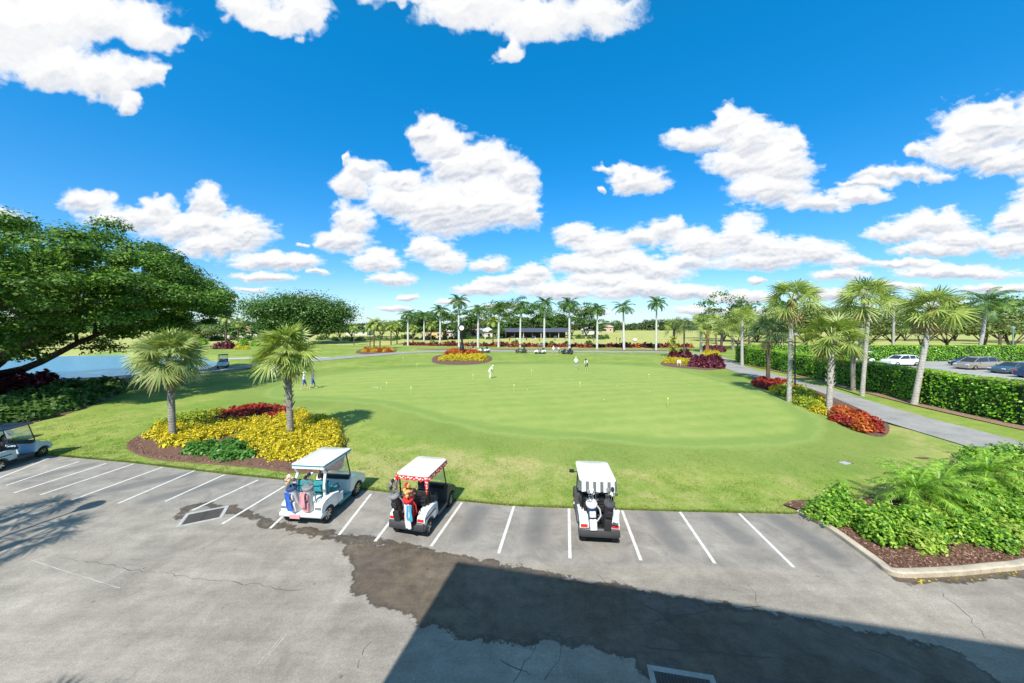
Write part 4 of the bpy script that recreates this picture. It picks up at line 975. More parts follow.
hedge('clipped_hedge', 'clipped hedge on the far side of the car park behind the parked cars', [(41, 60), (60, 59.5), (85, 59), (125, 58.5)], 2.0, 2.65, .24, 42, group=None)
bedH = sheet('mulch_strip', [(29.9, 13), (30.2, 21), (31.0, 26.5), (32.3, 32), (33.6, 38), (35.2, 47), (36, 54), (39, 55), (38, 47), (36.5, 38), (35, 30), (34, 13)], .16, 'mulch_pale')

# ------------------------------------------------------------------ near palms
fan_palm(173, 443, 166, 355, 2.05, 'silvery fan palm at the left end of the yellow flower bed', 'leaf_palm_silver', 'bark_grey', .16, 32, 30, (.55, 1, 30), name='fan_palm', droop=.55, low=-.65)
fan_palm(291, 441, 287, 349, 2.0, 'green fan palm near the right end of the yellow flower bed behind the white buggy', 'leaf_palm', 'bark_grey', .17, 32, 30, (.35, 1, 56), name='fan_palm', droop=.55, low=-.75)
fan_palm(789, 404, 790, 298, 2.45, 'tall fan palm with rusty fibre under its crown standing in the path bed', 'leaf_palm', 'bark_pale', .17, 26, 18, (.9, 1, 10), fibre=True, name='fan_palm', low=-.55)
fan_palm(829, 412, 832, 334, 2.55, 'fan palm with bristling old leaf stubs down its trunk in the path bed', 'leaf_palm', 'bark_pale', .19, 28, 20, (.3, 1, 60), name='fan_palm', low=-.7)
fan_palm(768, 384, 768, 331, 2.5, 'short dark trunked fan palm left of the lamp post in the path bed', 'leaf_palm_dark', 'bark_brown', .2, 24, 16, (.6, 1, 14), name='fan_palm', low=-.6)
fan_palm(742, 366, 742, 318, 3.0, 'fan palm beside the left end of the long hedge', 'leaf_palm', 'bark_pale', .22, 24, 14, (.8, 1, 12), name='fan_palm')
fan_palm(853, 392, 853, 342, 1.9, 'small fan palm close against the long hedge, lower than its leaning neighbour', 'leaf_palm', 'bark_grey', .19, 18, 14, None, name='fan_palm', low=-.7)
fan_palm(862, 397, 869, 299, 2.7, 'slender fan palm leaning right in front of the long hedge, with a pale trunk', 'leaf_palm', 'bark_pale', .16, 26, 16, (.8, 1, 14), name='fan_palm')
fan_palm(860, 372, 862, 294, 3.4, 'fan palm whose crown rises behind the leaning palm at the hedge', 'leaf_palm', 'bark_grey', .25, 24, 14, None, name='fan_palm', D=44)
fan_palm(914, 406, 931, 308, 2.6, 'fan palm with rusty collar leaning right before the hedge near the white car', 'leaf_palm', 'bark_pale', .19, 28, 18, (.85, 1, 12), fibre=True, name='fan_palm')
fan_palm(673, 358, 674, 327, 3.0, 'fan palm with its trunk wrapped in vines in the far right bed', 'leaf_palm', 'bark_brown', .25, 18, 12, None, name='fan_palm', vine=True)
fan_palm(684, 359, 684, 325, 2.4, 'thin dark palm right of the vine wrapped palm', 'leaf_palm_dark', 'bark_brown', .15, 16, 12, None, name='fan_palm')
fan_palm(701, 352, 701, 322, 3.4, 'left one of the clustered pale trunked palms behind the purple shrubs', 'leaf_palm', 'bark_pale', .3, 18, 12, None, name='fan_palm')
fan_palm(707, 353, 708, 329, 3.2, 'low palm with rusty fibre in the cluster behind the purple shrubs', 'leaf_palm', 'bark_fibre', .35, 18, 12, None, name='fan_palm')
fan_palm(721, 351, 722, 326, 3.6, 'right one of the clustered palms before the end of the long hedge', 'leaf_palm', 'bark_brown', .3, 18, 12, None, name='fan_palm')
fan_palm(733, 350, 733, 330, 3.4, 'low palm showing over the left end of the long hedge', 'leaf_palm', 'bark_grey', .3, 16, 12, None, name='fan_palm')
fan_palm(893, 360, 894, 305, 3.4, 'thin fan palm standing between the hedge and the white car', 'leaf_palm', 'bark_pale', .2, 18, 12, None, name='fan_palm', D=64)
# palms outside the frame whose shade lies on the asphalt
def shade_palm(x, y, h, label):
    r = thing('fan_palm', label, 'palm tree', (x, y, 0), 0); pts, rad = trunk_tube(h, .2, .17); b = MB(); b.tube(pts, rad, 9); b.build('trunk', 'bark_grey', r, True)
    quads('crown', fan_crown(.75, .8, 15, 16, low=-.5, droop=.3) + np.array([0, 0, h]), 'leaf_palm', r)
shade_palm(-15.9, 4.5, 6.2, 'fan palm that throws the feathered shade on the asphalt left of the drain')
shade_palm(-17.9, 5.9, 6.2, 'fan palm that throws the feathered shade at the left edge of the asphalt')
shade_palm(-9.1, -.9, 6.2, 'fan palm that throws the shade at the bottom edge of the asphalt')

# ------------------------------------------------------------------ royal palms
def royal(name='royal_palm', H=12.0, R=3.2, bark='bark_royal', mat='leaf_royal', shaft=True, r0=.26, np_=20):
    r = thing(name, 'royal', 'palm tree'); b = MB(); hs_ = H - (1.6 if shaft else 0)
    pts, rad = trunk_tube(hs_, r0, r0 * .72, (0, 0), 0, 8, 10, bulge=.18); b.tube(pts, rad, 8); b.build('trunk', bark, r, True)
    if shaft:
        b = MB(); b.lathe([(r0 * .72, 0), (r0 * .75, .3), (r0 * .55, 1.0), (.08, 1.9)], (0, 0, hs_), 8); b.build('crownshaft', 'crownshaft', r, True)
    quads('crown', pin_crown(np_, R, -.45, 1.35, npair=18, ll=.95, curve=1.9, w=.085) + np.array([0, 0, H]), mat, r)
    return r
plain('crownshaft', (.16, .24, .06), .5)
ROY = [(408, 346, 314, 'tall royal palm at the left end of the red shrub row'), (424, 345.6, 315, 'second tall royal palm from the left end of the red shrub row'),
       (440, 345.4, 310, 'slim royal palm just left of the clock bed'), (459, 347, 301, 'tallest royal palm standing straight behind the clock'),
       (478, 348, 309, 'royal palm directly right of the clock, behind the parked buggies'), (498.5, 347.5, 309, 'royal palm left of the long dark roofed shelter'),
       (520, 347.5, 307, 'royal palm crossing the left half of the dark roofed shelter'), (544, 348, 303, 'royal palm rising above the white far buggy'),
       (569.5, 349, 304, 'royal palm at the right end of the dark roofed shelter'), (597, 349.5, 309, 'royal palm between the shelter and the pale stucco house'),
       (624, 350, 307, 'royal palm standing against the open driving range'), (656, 350.5, 303, 'rightmost royal palm of the row, by the end of the red shrubs')]
proto = royal()
for i, (px, by, cy, lab) in enumerate(ROY):
    g = G(px, by); z = CH - (cy - HZ) * g.y / F
    s = z / 12.0; sc = (1, 1, s)
    rz = rnd.uniform(0, 6)
    if i == 0: o = proto; o.location = g; o.rotation_euler = (0, 0, rz); o.scale = (1.05, 1.05, s); o['label'] = lab; o['group'] = 'royal palms in a row'
    else:
        if i % 3 == 1: proto2 = royal(R=3.0 + rnd.random() * .6, np_=14 + i % 4); o = proto2; o.location = g; o.scale = (1.05, 1.05, s); o['label'] = lab; o['group'] = 'royal palms in a row'
        else: o = copy_tree(proto, g, rz, lab, 'royal palms in a row', (rnd.uniform(.9, 1.2), rnd.uniform(.9, 1.2), s))
        o.rotation_euler = (rnd.uniform(-.02, .02), rnd.uniform(-.025, .025), rz)
# coconut palm at the right
g = Vector(((975 - 512) * 60 / F, 60, 0)); rp = thing('coconut_palm', 'coconut palm with long arching fronds behind the far hedge over the dark cars', 'palm tree', (84.6, 62, 0))
b = MB(); pts, rad = trunk_tube(10.3, .3, .2, (1.6, 0), .6); b.tube(pts, rad, 9); b.build('trunk', 'bark_pale', rp, True)
quads('crown', pin_crown(22, 5.2, -.45, 1.35, npair=26, ll=1.1, curve=1.9, w=.07) + np.array([1.6, 0, 10.3]), 'leaf_royal', rp)
# slim palms of the small island, and more background palms
slim = None
for px, by, cy, D, lab, R in [(370, 350, 327, 0, 'left slim palm of the three in the small island', .62), (374, 350, 323, 0, 'middle slim palm of the three in the small island', .72), (380, 350, 325, 0, 'right slim palm of the three in the small island', .7),
       (391, 345, 326, 0, 'bushy palm with brown trunk right of the slim palm island', .9), (397, 344, 325, 0, 'low palm between the slim palm island and the royal row', .8),
       (354, 345, 329, 0, 'small palm left of the slim palm island', .6), (413, 343, 328, 0, 'short palm behind the first two royal palms', .8), (431, 343, 325, 0, 'short palm between the second and third royal palms', .8),
       (493, 343, 321, 0, 'yellowish palm behind the buggies right of the clock', 1.0), (226, 344, 317, 0, 'coconut palm before the orange roofed houses', 1.15), (262, 341, 318, 0, 'palm partly behind the round crowned tree', 1.1),
       (238, 342, 322, 0, 'shorter palm left of the orange roofed houses', .9), (749, 345, 318, 0, 'palm behind the left half of the long hedge', 1.3), (716, 344, 319, 0, 'palm among the pale foliage left of the hedge end', 1.1), (1000, 345, 309, 0, 'yellowing palm at the right edge above the far hedge', 1.5)]:
    g = G(px, by); z = CH - (cy - HZ) * g.y / F
    if slim is None: slim = royal('feather_palm', 7.0, 3.0, 'bark_brown', 'leaf_palm', False, .2, 16); o = slim; o.location = g; o.scale = (R, R, z / 7.0); o['label'] = lab
    else: o = copy_tree(slim, g, rnd.uniform(0, 6), lab, None, (R * 1.05, R * 1.05, z / 7.0))

# ------------------------------------------------------------------ red shrub row under the royal palms
rowp = [shrub_mesh('cordyline_shrub', 'leaf_maroon', .9, 1.1, 160, .5, .3, mats2=['leaf_maroon', 'leaf_red']) for _ in range(3)] + [shrub_mesh('cordyline_shrub', 'leaf_orange', .9, 1.1, 160, .5, .3, mats2=['leaf_orange', 'leaf_maroon'])]
n_row = 0
for i in range(66):
    px = 404 + i * 4.45 + rnd.uniform(-.8, .8); g = G(px, 346.2 + (px - 404) * .008 + rnd.uniform(-.35, .25)); lm = lawn_z(g.x, g.y) if g.y < 90 else 0
    place(rowp[(i * 7) % 4], g.x, g.y + 1.5, lm, 'dark red cordyline in the shrub row under the royal palms', 'shrub', 'red shrub row under the royal palms', .85 + .35 * rnd.random())
grn = [shrub_mesh('round_green_shrub', 'leaf_mid', .9, .9, 180, .45, .4)]
for i, px in enumerate([433, 446, 452, 515, 553, 568, 590]):
    g = G(px, 345.0); place(grn[0], g.x, g.y + 2, 0, 'rounded green shrub among the red row under the royal palms', 'shrub', 'green shrubs in the red row', 1.3)
ribbon('groundcover_strip', [(G(400, 350).x - 2, 85.5), (-5, 86), (15, 84.5), (38, 82)], 3.0, .12, 'mulch_pale')
# shrubs at left far
for px, py, s, pr, lab in [(220, 349, 2.6, pur[0], 'purple shrub below the coconut palm at the far left path'), (229, 349, 2.4, mar[0], 'maroon shrub next to the purple one at the far left path'),
                           (239, 349.5, 2.2, yel[0], 'yellow shrub patch on the far bank beyond the lake path'), (246, 349.5, 2.0, yel[1], 'yellow shrub right of the first one on the far bank'), (243, 346, 3.2, brt[0], 'bright green bush before the orange roofs'), (256, 346, 3.2, brt[1], 'bright green bush under the left edge of the round crowned tree'),
                           (203, 345, 3, brt[2], 'green bush on the far bank right of the spreading tree')]:
    g = G(px, py); place(pr, g.x, g.y, -.02, lab, 'shrub', None, s)

# low bushes hiding the feet of the far houses
bush = [shrub_mesh('far_bush', 'leaf_mid', 1.6, 1.9, 240, .6, .4), shrub_mesh('far_bush', 'leaf_dark', 1.6, 2.0, 240, .6, .4), shrub_mesh('far_bush', 'leaf_olive', 1.5, 1.5, 240, .6, .4)]
for i, px in enumerate(list(range(186, 276, 5)) + list(range(318, 402, 5)) + list(range(404, 496, 6)) + list(range(572, 612, 6)) + list(range(4, 120, 10))):
    D = 134 + rnd.uniform(-4, 4) if px < 400 else 146 + rnd.uniform(-4, 4); x = (px + rnd.uniform(-1.5, 1.5) - 512) * D / F
    place(bush[i % 3 if rnd.random() < .7 else 0], x, D, -.1, 'low green bush in the loose row at the foot of the far houses', 'bush', 'bushes at the foot of the far houses', rnd.uniform(.6, 1.15))
# ------------------------------------------------------------------ trees
g = Vector((-51, 31, 0))
def big_tree():
    r = thing('spreading_tree', 'huge dark spreading tree with low curving limbs beside the lake', 'tree', tuple(g)); cl = []
    # layered pads of foliage around an umbrella shaped crown
    for i in range(680):
        a_ = rnd.uniform(0, 2 * PI); q = rnd.random() ** .5; x = math.cos(a_) * q * 19.0 + 3.4; y = math.sin(a_) * q * 16.5 - 2
        top = 15.5 * (1 - q ** 4.5 * .42) + .7 * math.sin(x * .5 + 1) * math.cos(y * .45); bot = 3.3 + 4.6 * q ** 5
        f = rnd.random() ** .75; cl.append(np.array([x, y, bot + (top - bot) * f]))
    Q = np.concatenate([foliage_ball(c_, rnd.uniform(.9, 2.1), 520, .25, .7, .75) for c_ in cl]); quads('crown', Q, 'leaf_ficus', r)
    b = MB(); b.tube([(0, 0, -.2), (.2, 0, 1.0), (.6, 0, 2.0)], [1.3, 1.0, .9], 12)
    st = Vector((.5, 0, 1.5))
    for k, (ex, ey, ez) in enumerate([(14, -2, 7.5), (12.5, -8, 6.4), (15, 4, 7), (3, -13, 7), (-10, -6, 8), (-12, 6, 8), (2, 12, 8), (8, 9, 9), (7, -3, 11), (-4, 0, 12), (16, -5, 5.6)]):
        e = Vector((ex, ey, ez)); m1 = st.lerp(e, .3) + Vector((0, 0, -.2 - (.8 if k < 3 else -.6))); m2 = st.lerp(e, .65) + Vector((0, 0, .2))
        pp = [tuple(v) for v in spline([st, m1, m2, e], 4)]; b.tube(pp, [(.44 - .36 * i / (len(pp) - 1)) for i in range(len(pp))], 9)
        for j in range(5):
            s0 = Vector(pp[int(len(pp) * (.45 + .1 * j)) % len(pp)]); e2 = s0 + Vector((rnd.uniform(-3, 4), rnd.uniform(-3, 3), rnd.uniform(1.5, 4))); b.tube([s0, s0.lerp(e2, .5) + Vector((0, 0, .3)), e2], [.16, .1, .04], 6)
    b.build('trunk', 'bark_brown', r, True)
big_tree()
def T(px, py, top, w, label, mat='leaf_mid', cl=26, nl=150, leaf=.55, D=None, flat=.6, bark='bark_brown', name='broadleaf_tree', bot=.28, cat='tree', group=None, limbs=5, tr=.35):
    """tree given by where it stands and the row of its top, width in metres"""
    g_ = G(px, py) if D is None else Vector(((px - 512) * D / F, D, 0))
    H = CH - (top - HZ) * g_.y / F; cb = H * bot
    return tree(name, label, (g_.x, g_.y, 0 if g_.y > 5 else 0), H, (w / 2, w / 2 * .8, (H - cb) / 2), leaf, mat, cl, nl, tr, bark, group, flat, clump_r=w * .15, trunk_h=cb * 1.1, cz=(H + cb) / 2, limbs=limbs, full=name == 'round_tree')
T(302, 343.5, 293, 35, 'round crowned dark tree standing alone left of the royal palm row', 'leaf_dark', 200, 200, .6, flat=.75, bot=.05, tr=.8, limbs=9, name='round_tree')
far = [ # px, D, top, width, mat, label
 (460, 150, 311, 16, 'leaf_dark', 'dark tree behind the clock and the white houses'), (444, 140, 314, 14, 'leaf_mid', 'mid green tree left of the clock'),
 (428, 135, 317, 13, 'leaf_mid', 'mid green tree between the second and third royal palms'), (412, 140, 320, 12, 'leaf_mid', 'low green tree behind the first royal palm'),
 (397, 150, 321, 12, 'leaf_mid', 'small light tree right of the slim palm island'), (486, 175, 309, 17, 'leaf_mid', 'green tree behind the white roofed house'),
 (506, 175, 304, 19, 'leaf_dark', 'dark tree at the left end of the shelter roof'), (523, 180, 302, 19, 'leaf_dark', 'tall dark tree over the left half of the shelter'), (536, 176, 306, 17, 'leaf_mid', 'bright tree over the middle of the shelter'),
 (553, 182, 303, 20, 'leaf_dark', 'tall dark tree over the right half of the shelter'), (572, 180, 305, 20, 'leaf_dark', 'dark tree at the right end of the shelter'), (586, 176, 310, 16, 'leaf_dark', 'lower dark tree stepping down right of the shelter'), (545, 168, 318, 12, 'leaf_mid', 'low bright tree just above the shelter roof'),
 (514, 165, 320, 11, 'leaf_mid', 'low tree above the left part of the shelter roof'), (473, 160, 319, 12, 'leaf_olive', 'yellowish tree behind the palm right of the clock'),
 (202, 128, 328, 12, 'leaf_olive', 'pale bare looking tree right of the spreading tree'), (215, 140, 325, 12, 'leaf_mid', 'green tree left of the orange roofs'), (340, 160, 324, 10, 'leaf_mid', 'small tree right of the round crowned tree'), (250, 170, 322, 16, 'leaf_dark', 'dark tree behind the orange roofs'), (272, 185, 322, 18, 'leaf_mid', 'green tree behind the orange roofs, further right'),
 (724, 125, 302, 20, 'leaf_dark', 'dark tree rising behind the palm cluster left of the tall fan palm'), (757, 120, 306, 20, 'leaf_dark', 'dark tree seen over the short dark trunked palm'), (706, 150, 321, 14, 'leaf_olive', 'pale tree behind the clustered palms'), (738, 92, 326, 13, 'leaf_olive', 'olive tree behind the left end of the hedge'),
 (776, 92, 318, 15, 'leaf_olive', 'olive tree behind the lamp post'), (806, 86, 309, 17, 'leaf_olive', 'broad olive crowned tree right of the tall fan palm'), (835, 88, 313, 15, 'leaf_olive', 'olive tree behind the bristly fan palm'), (784, 115, 314, 16, 'leaf_mid', 'green tree behind the broad olive tree'),
 (868, 84, 320, 14, 'leaf_olive', 'olive tree with forked trunk behind the far hedge, above the white car'), (893, 92, 318, 15, 'leaf_olive', 'olive tree above the right end of the white car'), (921, 84, 322, 13, 'leaf_olive', 'low olive tree behind the rusty collared palm'), (947, 88, 316, 14, 'leaf_olive', 'olive tree left of the coconut palm'),
 (985, 84, 320, 14, 'leaf_olive', 'olive tree under the coconut palm fronds'), (1010, 86, 312, 14, 'leaf_mid', 'green tree by the lamp post at the right edge'), (905, 130, 306, 24, 'leaf_dark', 'dark tree far behind the rusty collared palm'), (1000, 125, 300, 26, 'leaf_dark', 'dark tree far behind at the right edge'), (850, 130, 311, 22, 'leaf_mid', 'green tree far behind the leaning palms'), (955, 130, 309, 22, 'leaf_dark', 'dark tree far behind the coconut palm'), (1040, 110, 306, 20, 'leaf_mid', 'green tree half outside the right edge'),
 (12, 150, 326, 16, 'leaf_olive', 'pale tree seen under the limbs of the spreading tree'), (60, 170, 326, 20, 'leaf_mid', 'green tree across the lake under the spreading tree'), (110, 165, 325, 20, 'leaf_mid', 'green tree across the lake behind the spreading tree'), (165, 170, 324, 18, 'leaf_mid', 'green tree across the lake behind the left fan palm')]
far += [(236, 138, 327, 9, 'leaf_mid', 'small green tree in front of the pinkish roofed house'), (266, 140, 326, 12, 'leaf_mid', 'green tree at the right end of the orange roofed house'), (328, 150, 326, 14, 'leaf_mid', 'green tree in front of the house behind the round crowned tree'),
 (352, 165, 325, 13, 'leaf_mid', 'green tree above the left slim palm'), (382, 170, 324, 14, 'leaf_olive', 'pale tree behind the three slim palms'), (20, 160, 325, 16, 'leaf_mid', 'green tree beside the white house across the lake'), (193, 138, 328, 11, 'leaf_mid', 'green tree in front of the small white house'),
 (462, 148, 327, 7, 'leaf_mid', 'small tree between the white and the pink roofed houses'), (496, 150, 327, 7, 'leaf_mid', 'small tree at the left end of the slate roofed shelter'), (595, 190, 326, 13, 'leaf_dark', 'dark tree before the pale low house'), (614, 270, 322, 16, 'leaf_dark', 'dark tree right of the tan house')]
for (px, D, top, w, mt, lab) in far:
    T(px, 0, top - (5 if 400 < px < 600 else 8 if px > 700 else 2), w * 1.2, lab, mt, 30, 120, .75 if D > 110 else .6, D=D, bot=.03 if mt != 'leaf_olive' else .12, limbs=6, tr=.3)
# far wood at the end of the range: one mass
P_ = []
for i in range(900):
    x = rnd.uniform(-420, 420); y = 330 + rnd.uniform(0, 30) + abs(x) * .05; hgt = 7.5 + 2.2 * math.sin(x * .05) + 1.6 * math.sin(x * .13 + 2) + rnd.uniform(-1.5, 1.5)
    for zz in (1.5, hgt * .55): P_.append(foliage_ball((x, y, zz), rnd.uniform(2.8, 4.5), 34, 2.0, .4, .9))
    P_.append(foliage_ball((x, y, hgt - 2.5), rnd.uniform(2.4, 3.6), 26, 1.6, .4, .9))
tag(quads('far_wood', np.concatenate(P_), 'leaf_far'), kind='stuff')

# ------------------------------------------------------------------ materials of made things
plain('white_paint', (.80, .80, .78), .25, coat=.6, var=.03); plain('cream_paint', (.78, .73, .60), .35, coat=.3, var=.04)
plain('navy_paint', (.02, .035, .08), .25, coat=.6); plain('iceblue_paint', (.42, .55, .66), .22, coat=.6, var=.05)
plain('black_plastic', (.018, .018, .02), .45); plain('dark_grey', (.055, .055, .06), .5); plain('mid_grey', (.22, .22, .23), .5)
plain('teal_vinyl', (.02, .24, .28), .45, var=.2); plain('beige_vinyl', (.45, .36, .25), .5); plain('black_vinyl', (.02, .02, .022), .4)
plain('tyre', (.02, .02, .02), .85); plain('alloy', (.55, .55, .56), .25, .9); plain('red_lens', (.55, .015, .012), .2, coat=.5)
plain('red_cloth', (.55, .02, .02), .8, var=.25); plain('blue_cloth', (.03, .12, .5), .85, var=.2); plain('white_cloth', (.75, .74, .72), .9, var=.06)
plain('pink_cloth', (.65, .28, .30), .9, var=.3, scale=25); plain('cyan_cloth', (.05, .35, .55), .9); plain('tan_cloth', (.55, .42, .24), .9, var=.2)
plain('steel', (.55, .55, .55), .3, .9); plain('chrome', (.7, .7, .7), .12, 1.0); plain('bag_navy', (.02, .06, .16), .7); plain('bag_black', (.02, .02, .022), .65); plain('bag_white', (.72, .73, .74), .6, var=.05)
plain('skin', (.50, .30, .20), .6, var=.05); plain('black_metal', (.012, .014, .016), .35, .3); plain('flower_orange', (.75, .30, .08), .8, var=.4, scale=30)
plain('lens_clear', (.7, .7, .68), .1); plain('teal_metal', (.20, .34, .33), .5); plain('gold', (.6, .42, .12), .35, .6)
m, t, b = nt('thin_glass'); MATS['thin_glass'] = m; b.inputs['Base Color'].default_value = (.85, .9, .9, 1); b.inputs['Roughness'].default_value = .03
tr = N(t, 'BsdfTransparent'); ms = N(t, 'MixShader'); ms.inputs[0].default_value = .22; t.links.new(tr.outputs[0], ms.inputs[1]); t.links.new(b.outputs[0], ms.inputs[2]); t.links.new(ms.outputs[0], t.nodes['Material Output'].inputs[0])
def pattern(name, kind, c0, c1, sc):
    m, t, b = nt(name); p = opos(t)
    if kind == 'dots':
        v = N(t, 'TexVoronoi', Scale=sc, Randomness=.25); t.links.new(p, v.inputs['Vector']); f = sstep(t, v.outputs['Distance'], .30, .36); col = mix(t, f, c1, c0)
    else:
        w = N(t, 'TexWave', wave_type='BANDS', bands_direction='X', Scale=sc); t.links.new(p, w.inputs['Vector']); col = ramp(t, w.outputs['Fac'], [(.55, c0), (.65, c1)])
    t.links.new(col, b.inputs['Base Color']); b.inputs['Roughness'].default_value = .85; MATS[name] = m
pattern('polka', 'dots', (.62, .02, .02), (.85, .8, .78), 11)
pattern('stripes', 'bands', (.62, .62, .60), (.13, .15, .15), 1.5)

# ------------------------------------------------------------------ golf cart
def arch(cy, cz, r, a0, a1, n=7): return [(cy + r * math.cos(a0 + (a1 - a0) * i / n), cz + r * math.sin(a0 + (a1 - a0) * i / n)) for i in range(n + 1)]
def side_prism(b, prof, x0, x1, mi=0, round_=.03):
    """profile in (y,z) extruded between x0 and x1 with a slight shoulder"""
    c_ = np.mean(np.array(prof), 0); s = 1 - round_ * 2
    small = [(c_[0] + (p[0] - c_[0]) * s, c_[1] + (p[1] - c_[1]) * s) for p in prof]; e = (x1 - x0) * .12
    rings = [[(x0, y, z) for y, z in small], [(x0 + e, y, z) for y, z in prof], [(x1 - e, y, z) for y, z in prof], [(x1, y, z) for y, z in small]]
    # concave profile: caps as triangle fans through ngon
    b.loft(rings, mi)
def wheel(parent, x, y, r=.23, w=.2, spokes=5, rim='alloy', name='wheel'):
    sg = 1 if x > 0 else -1
    M = Matrix.Translation((x, y, r)) @ Matrix.Rotation(PI / 2 * sg, 4, 'Y')
    b = MB(); b.lathe([(r * .55, -w / 2), (r * .92, -w / 2), (r, -w * .36), (r, w * .36), (r * .92, w / 2), (r * .62, w / 2), (r * .60, w * .3)], (0, 0, 0), 22, 0, M)
    o = bpy.data.objects.new(name, None); C.objects.link(o); o.parent = parent; o.empty_display_size = .1
    tb = b.build('tyre', 'tyre', o, True)
    b = MB(); b.lathe([(r * .60, w * .1), (r * .62, w * .46), (r * .56, w * .47), (r * .54, w * .30), (.02, w * .28)], (0, 0, 0), 22, 0, M)
    for k in range(spokes):
        a_ = 2 * PI * k / spokes; b.box((r * .30, 0, w * .40), (r * .52, r * .15, w * .12), 0, M @ Matrix.Rotation(a_, 4, 'Z'))
    b.lathe([(r * .13, w * .3), (r * .13, w * .5), (.01, w * .52)], (0, 0, 0), 10, 0, M)
    b.build('rim', rim, o, True)
    return o
def cart(label, loc, rz, body='white_paint', roof='white_paint', seat='black_vinyl', low='dark_grey', W_=1.18, carlike=False, roof_style=None, rim='alloy', post='black_metal', group=None, detail=True, mirror=0, roofz=1.80, front=None, roofw=None):
    r = thing('golf_cart', label, 'golf cart', loc, rz, group); hw = W_ / 2; wr = .265 if carlike else .225
    ry, fy = -.84, .84
    Rp = [(-1.18, .36), (-1.22, .52), (-1.18, .70), (-1.0, .80), (-.60, .82), (-.28, .74), (-.22, .34)] + arch(ry, .22, .32, .35, PI - .35, 8)
    b = MB()
    for sg in (-1, 1):
        x0, x1 = sorted((sg * hw, sg * (hw - .26))); side_prism(b, Rp, x0, x1)
    b.box((0, -.45, .62), (W_ - .30, .40, .08)); b.build('rear_body', body, r, True, 50)
    b = MB(); b.box((0, -.50, .52), (W_ - .50, .55, .34), bev=.04); b.box((0, -1.02, .42), (W_ - .50, .36, .10), bev=.02); b.build('bag_well', 'black_plastic' if not carlike else body, r, True, 50)
    b = MB(); b.box((0, -1.20, .39 if carlike else .42), (W_ * (1.0 if not carlike else 1.04), .12, .16 if carlike else .26), bev=.04)
    for sg in (-1, 1): b.box((sg * hw * .93, -1.08, .36), (.12, .26, .16), bev=.03)
    b.build('rear_bumper', low if not carlike else body, r, True, 50)
    fh = .86 if carlike else .80
    Fp = [(.42, .32), (.46, .70), (.52, .92), (.70, fh), (1.02, fh - .10), (1.22, .56), (1.27, .40), (1.20, .33)] + arch(fy, .22, .31, .30, PI - .45, 8)
    if carlike: Fp = [(.36, .32), (.40, .74), (.46, .90), (.75, .84), (1.15, .76), (1.40, .60), (1.46, .42), (1.38, .33)] + arch(.90, .22, .33, .30, PI - .40, 8); fy = .90
    b = MB(); side_prism(b, Fp, -hw * .97, hw * .97); b.build('front_cowl', front or body, r, True, 50)
    b = MB(); b.box((0, .10, .30), (W_ * .92, .80, .07), bev=.02); b.box((0, 0, .24), (W_ * .6, 2.0, .08))
    for sg in (-1, 1): b.box((sg * hw * .93, .09, .31), (.10, .72, .13), bev=.02)
    b.build('floor', low if not carlike else 'teal_vinyl', r)
    if carlike:
        b = MB()
        for sg in (-1, 1): b.box((sg * hw * .96, -.20, .50), (.07, .28, .32), bev=.03)
        b.build('side_panel', body, r, True)
    b = MB(); b.box((0, -.34, .76), (W_ * .86, .52, .14), bev=.05); b.build('seat', seat, r, True)
    b = MB()
    for sg in (-1, 1): b.box((sg * W_ * .215, -.62, 1.02), (W_ * .41, .11, .40), bev=.05)
    b.build('backrest', seat, r, True)
    b = MB(); b.box((0, .47, .86), (W_ * .88, .16, .16), bev=.04); b.build('dashboard', 'black_plastic', r, True)
    b = MB(); M = Matrix.Translation((-W_ * .23, .30, .98)) @ Matrix.Rotation(math.radians(38), 4, 'X')
    k_ = 16; rr = .17; b.tube([M @ Vector((rr * math.cos(2 * PI * i / k_), rr * math.sin(2 * PI * i / k_), 0)) for i in range(k_ + 1)], .014, 6)
    for i in range(3): b.tube([M @ Vector((0, 0, 0)), M @ Vector((rr * math.cos(i * 2.1), rr * math.sin(i * 2.1), 0))], .011, 5)
    b.tube([M @ Vector((0, 0, 0)), M @ Vector((0, 0, -.32))], .02, 6); b.build('steering_wheel', 'black_plastic', r, True)
    rz_ = roofz; rl0, rl1 = -.92, (.52 if not carlike else .62)
    for sg in (-1, 1):
        b = MB(); b.tube([(sg * hw * .84, .56, .82), (sg * hw * .84, .52, 1.0), (sg * hw * .82, .30, rz_ - .02)], .02, 6); b.build('front_post', post, r, True)
        b = MB(); 
        if carlike: b.tube([(sg * hw * .74, -.80, .80), (sg * hw * .74, -.82, 1.2), (sg * hw * .70, -.72, 1.50), (sg * hw * .72, -.90, rz_)], .045, 6)
        else: b.tube([(sg * hw * .80, -.72, .78), (sg * hw * .80, -.80, 1.3), (sg * hw * .80, -.84, rz_)], .022, 6)
        b.build('rear_post', post if not carlike else body, r, True)
        b = MB(); b.tube([(sg * hw * .86, -.60, .80), (sg * hw * .86, -.58, .98), (sg * hw * .86, -.25, .98), (sg * hw * .86, -.15, .80)], .018, 6); b.build('armrest', 'black_plastic', r, True)
    b = MB(); b.add([(-hw * .80, .50, 1.02), (hw * .80, .50, 1.02), (hw * .78, .31, rz_ - .05), (-hw * .78, .31, rz_ - .05), (-hw * .80, .506, 1.02), (hw * .80, .506, 1.02), (hw * .78, .316, rz_ - .05), (-hw * .78, .316, rz_ - .05)],
                    [(0, 1, 2, 3), (7, 6, 5, 4), (0, 4, 5, 1), (1, 5, 6, 2), (2, 6, 7, 3), (3, 7, 4, 0)]); b.build('windshield', 'thin_glass', r)
    # roof with a raised, softly crowned panel
    b = MB(); cy = (rl0 + rl1) / 2; ln = rl1 - rl0; rw = roofw or W_ * .96; rings = []
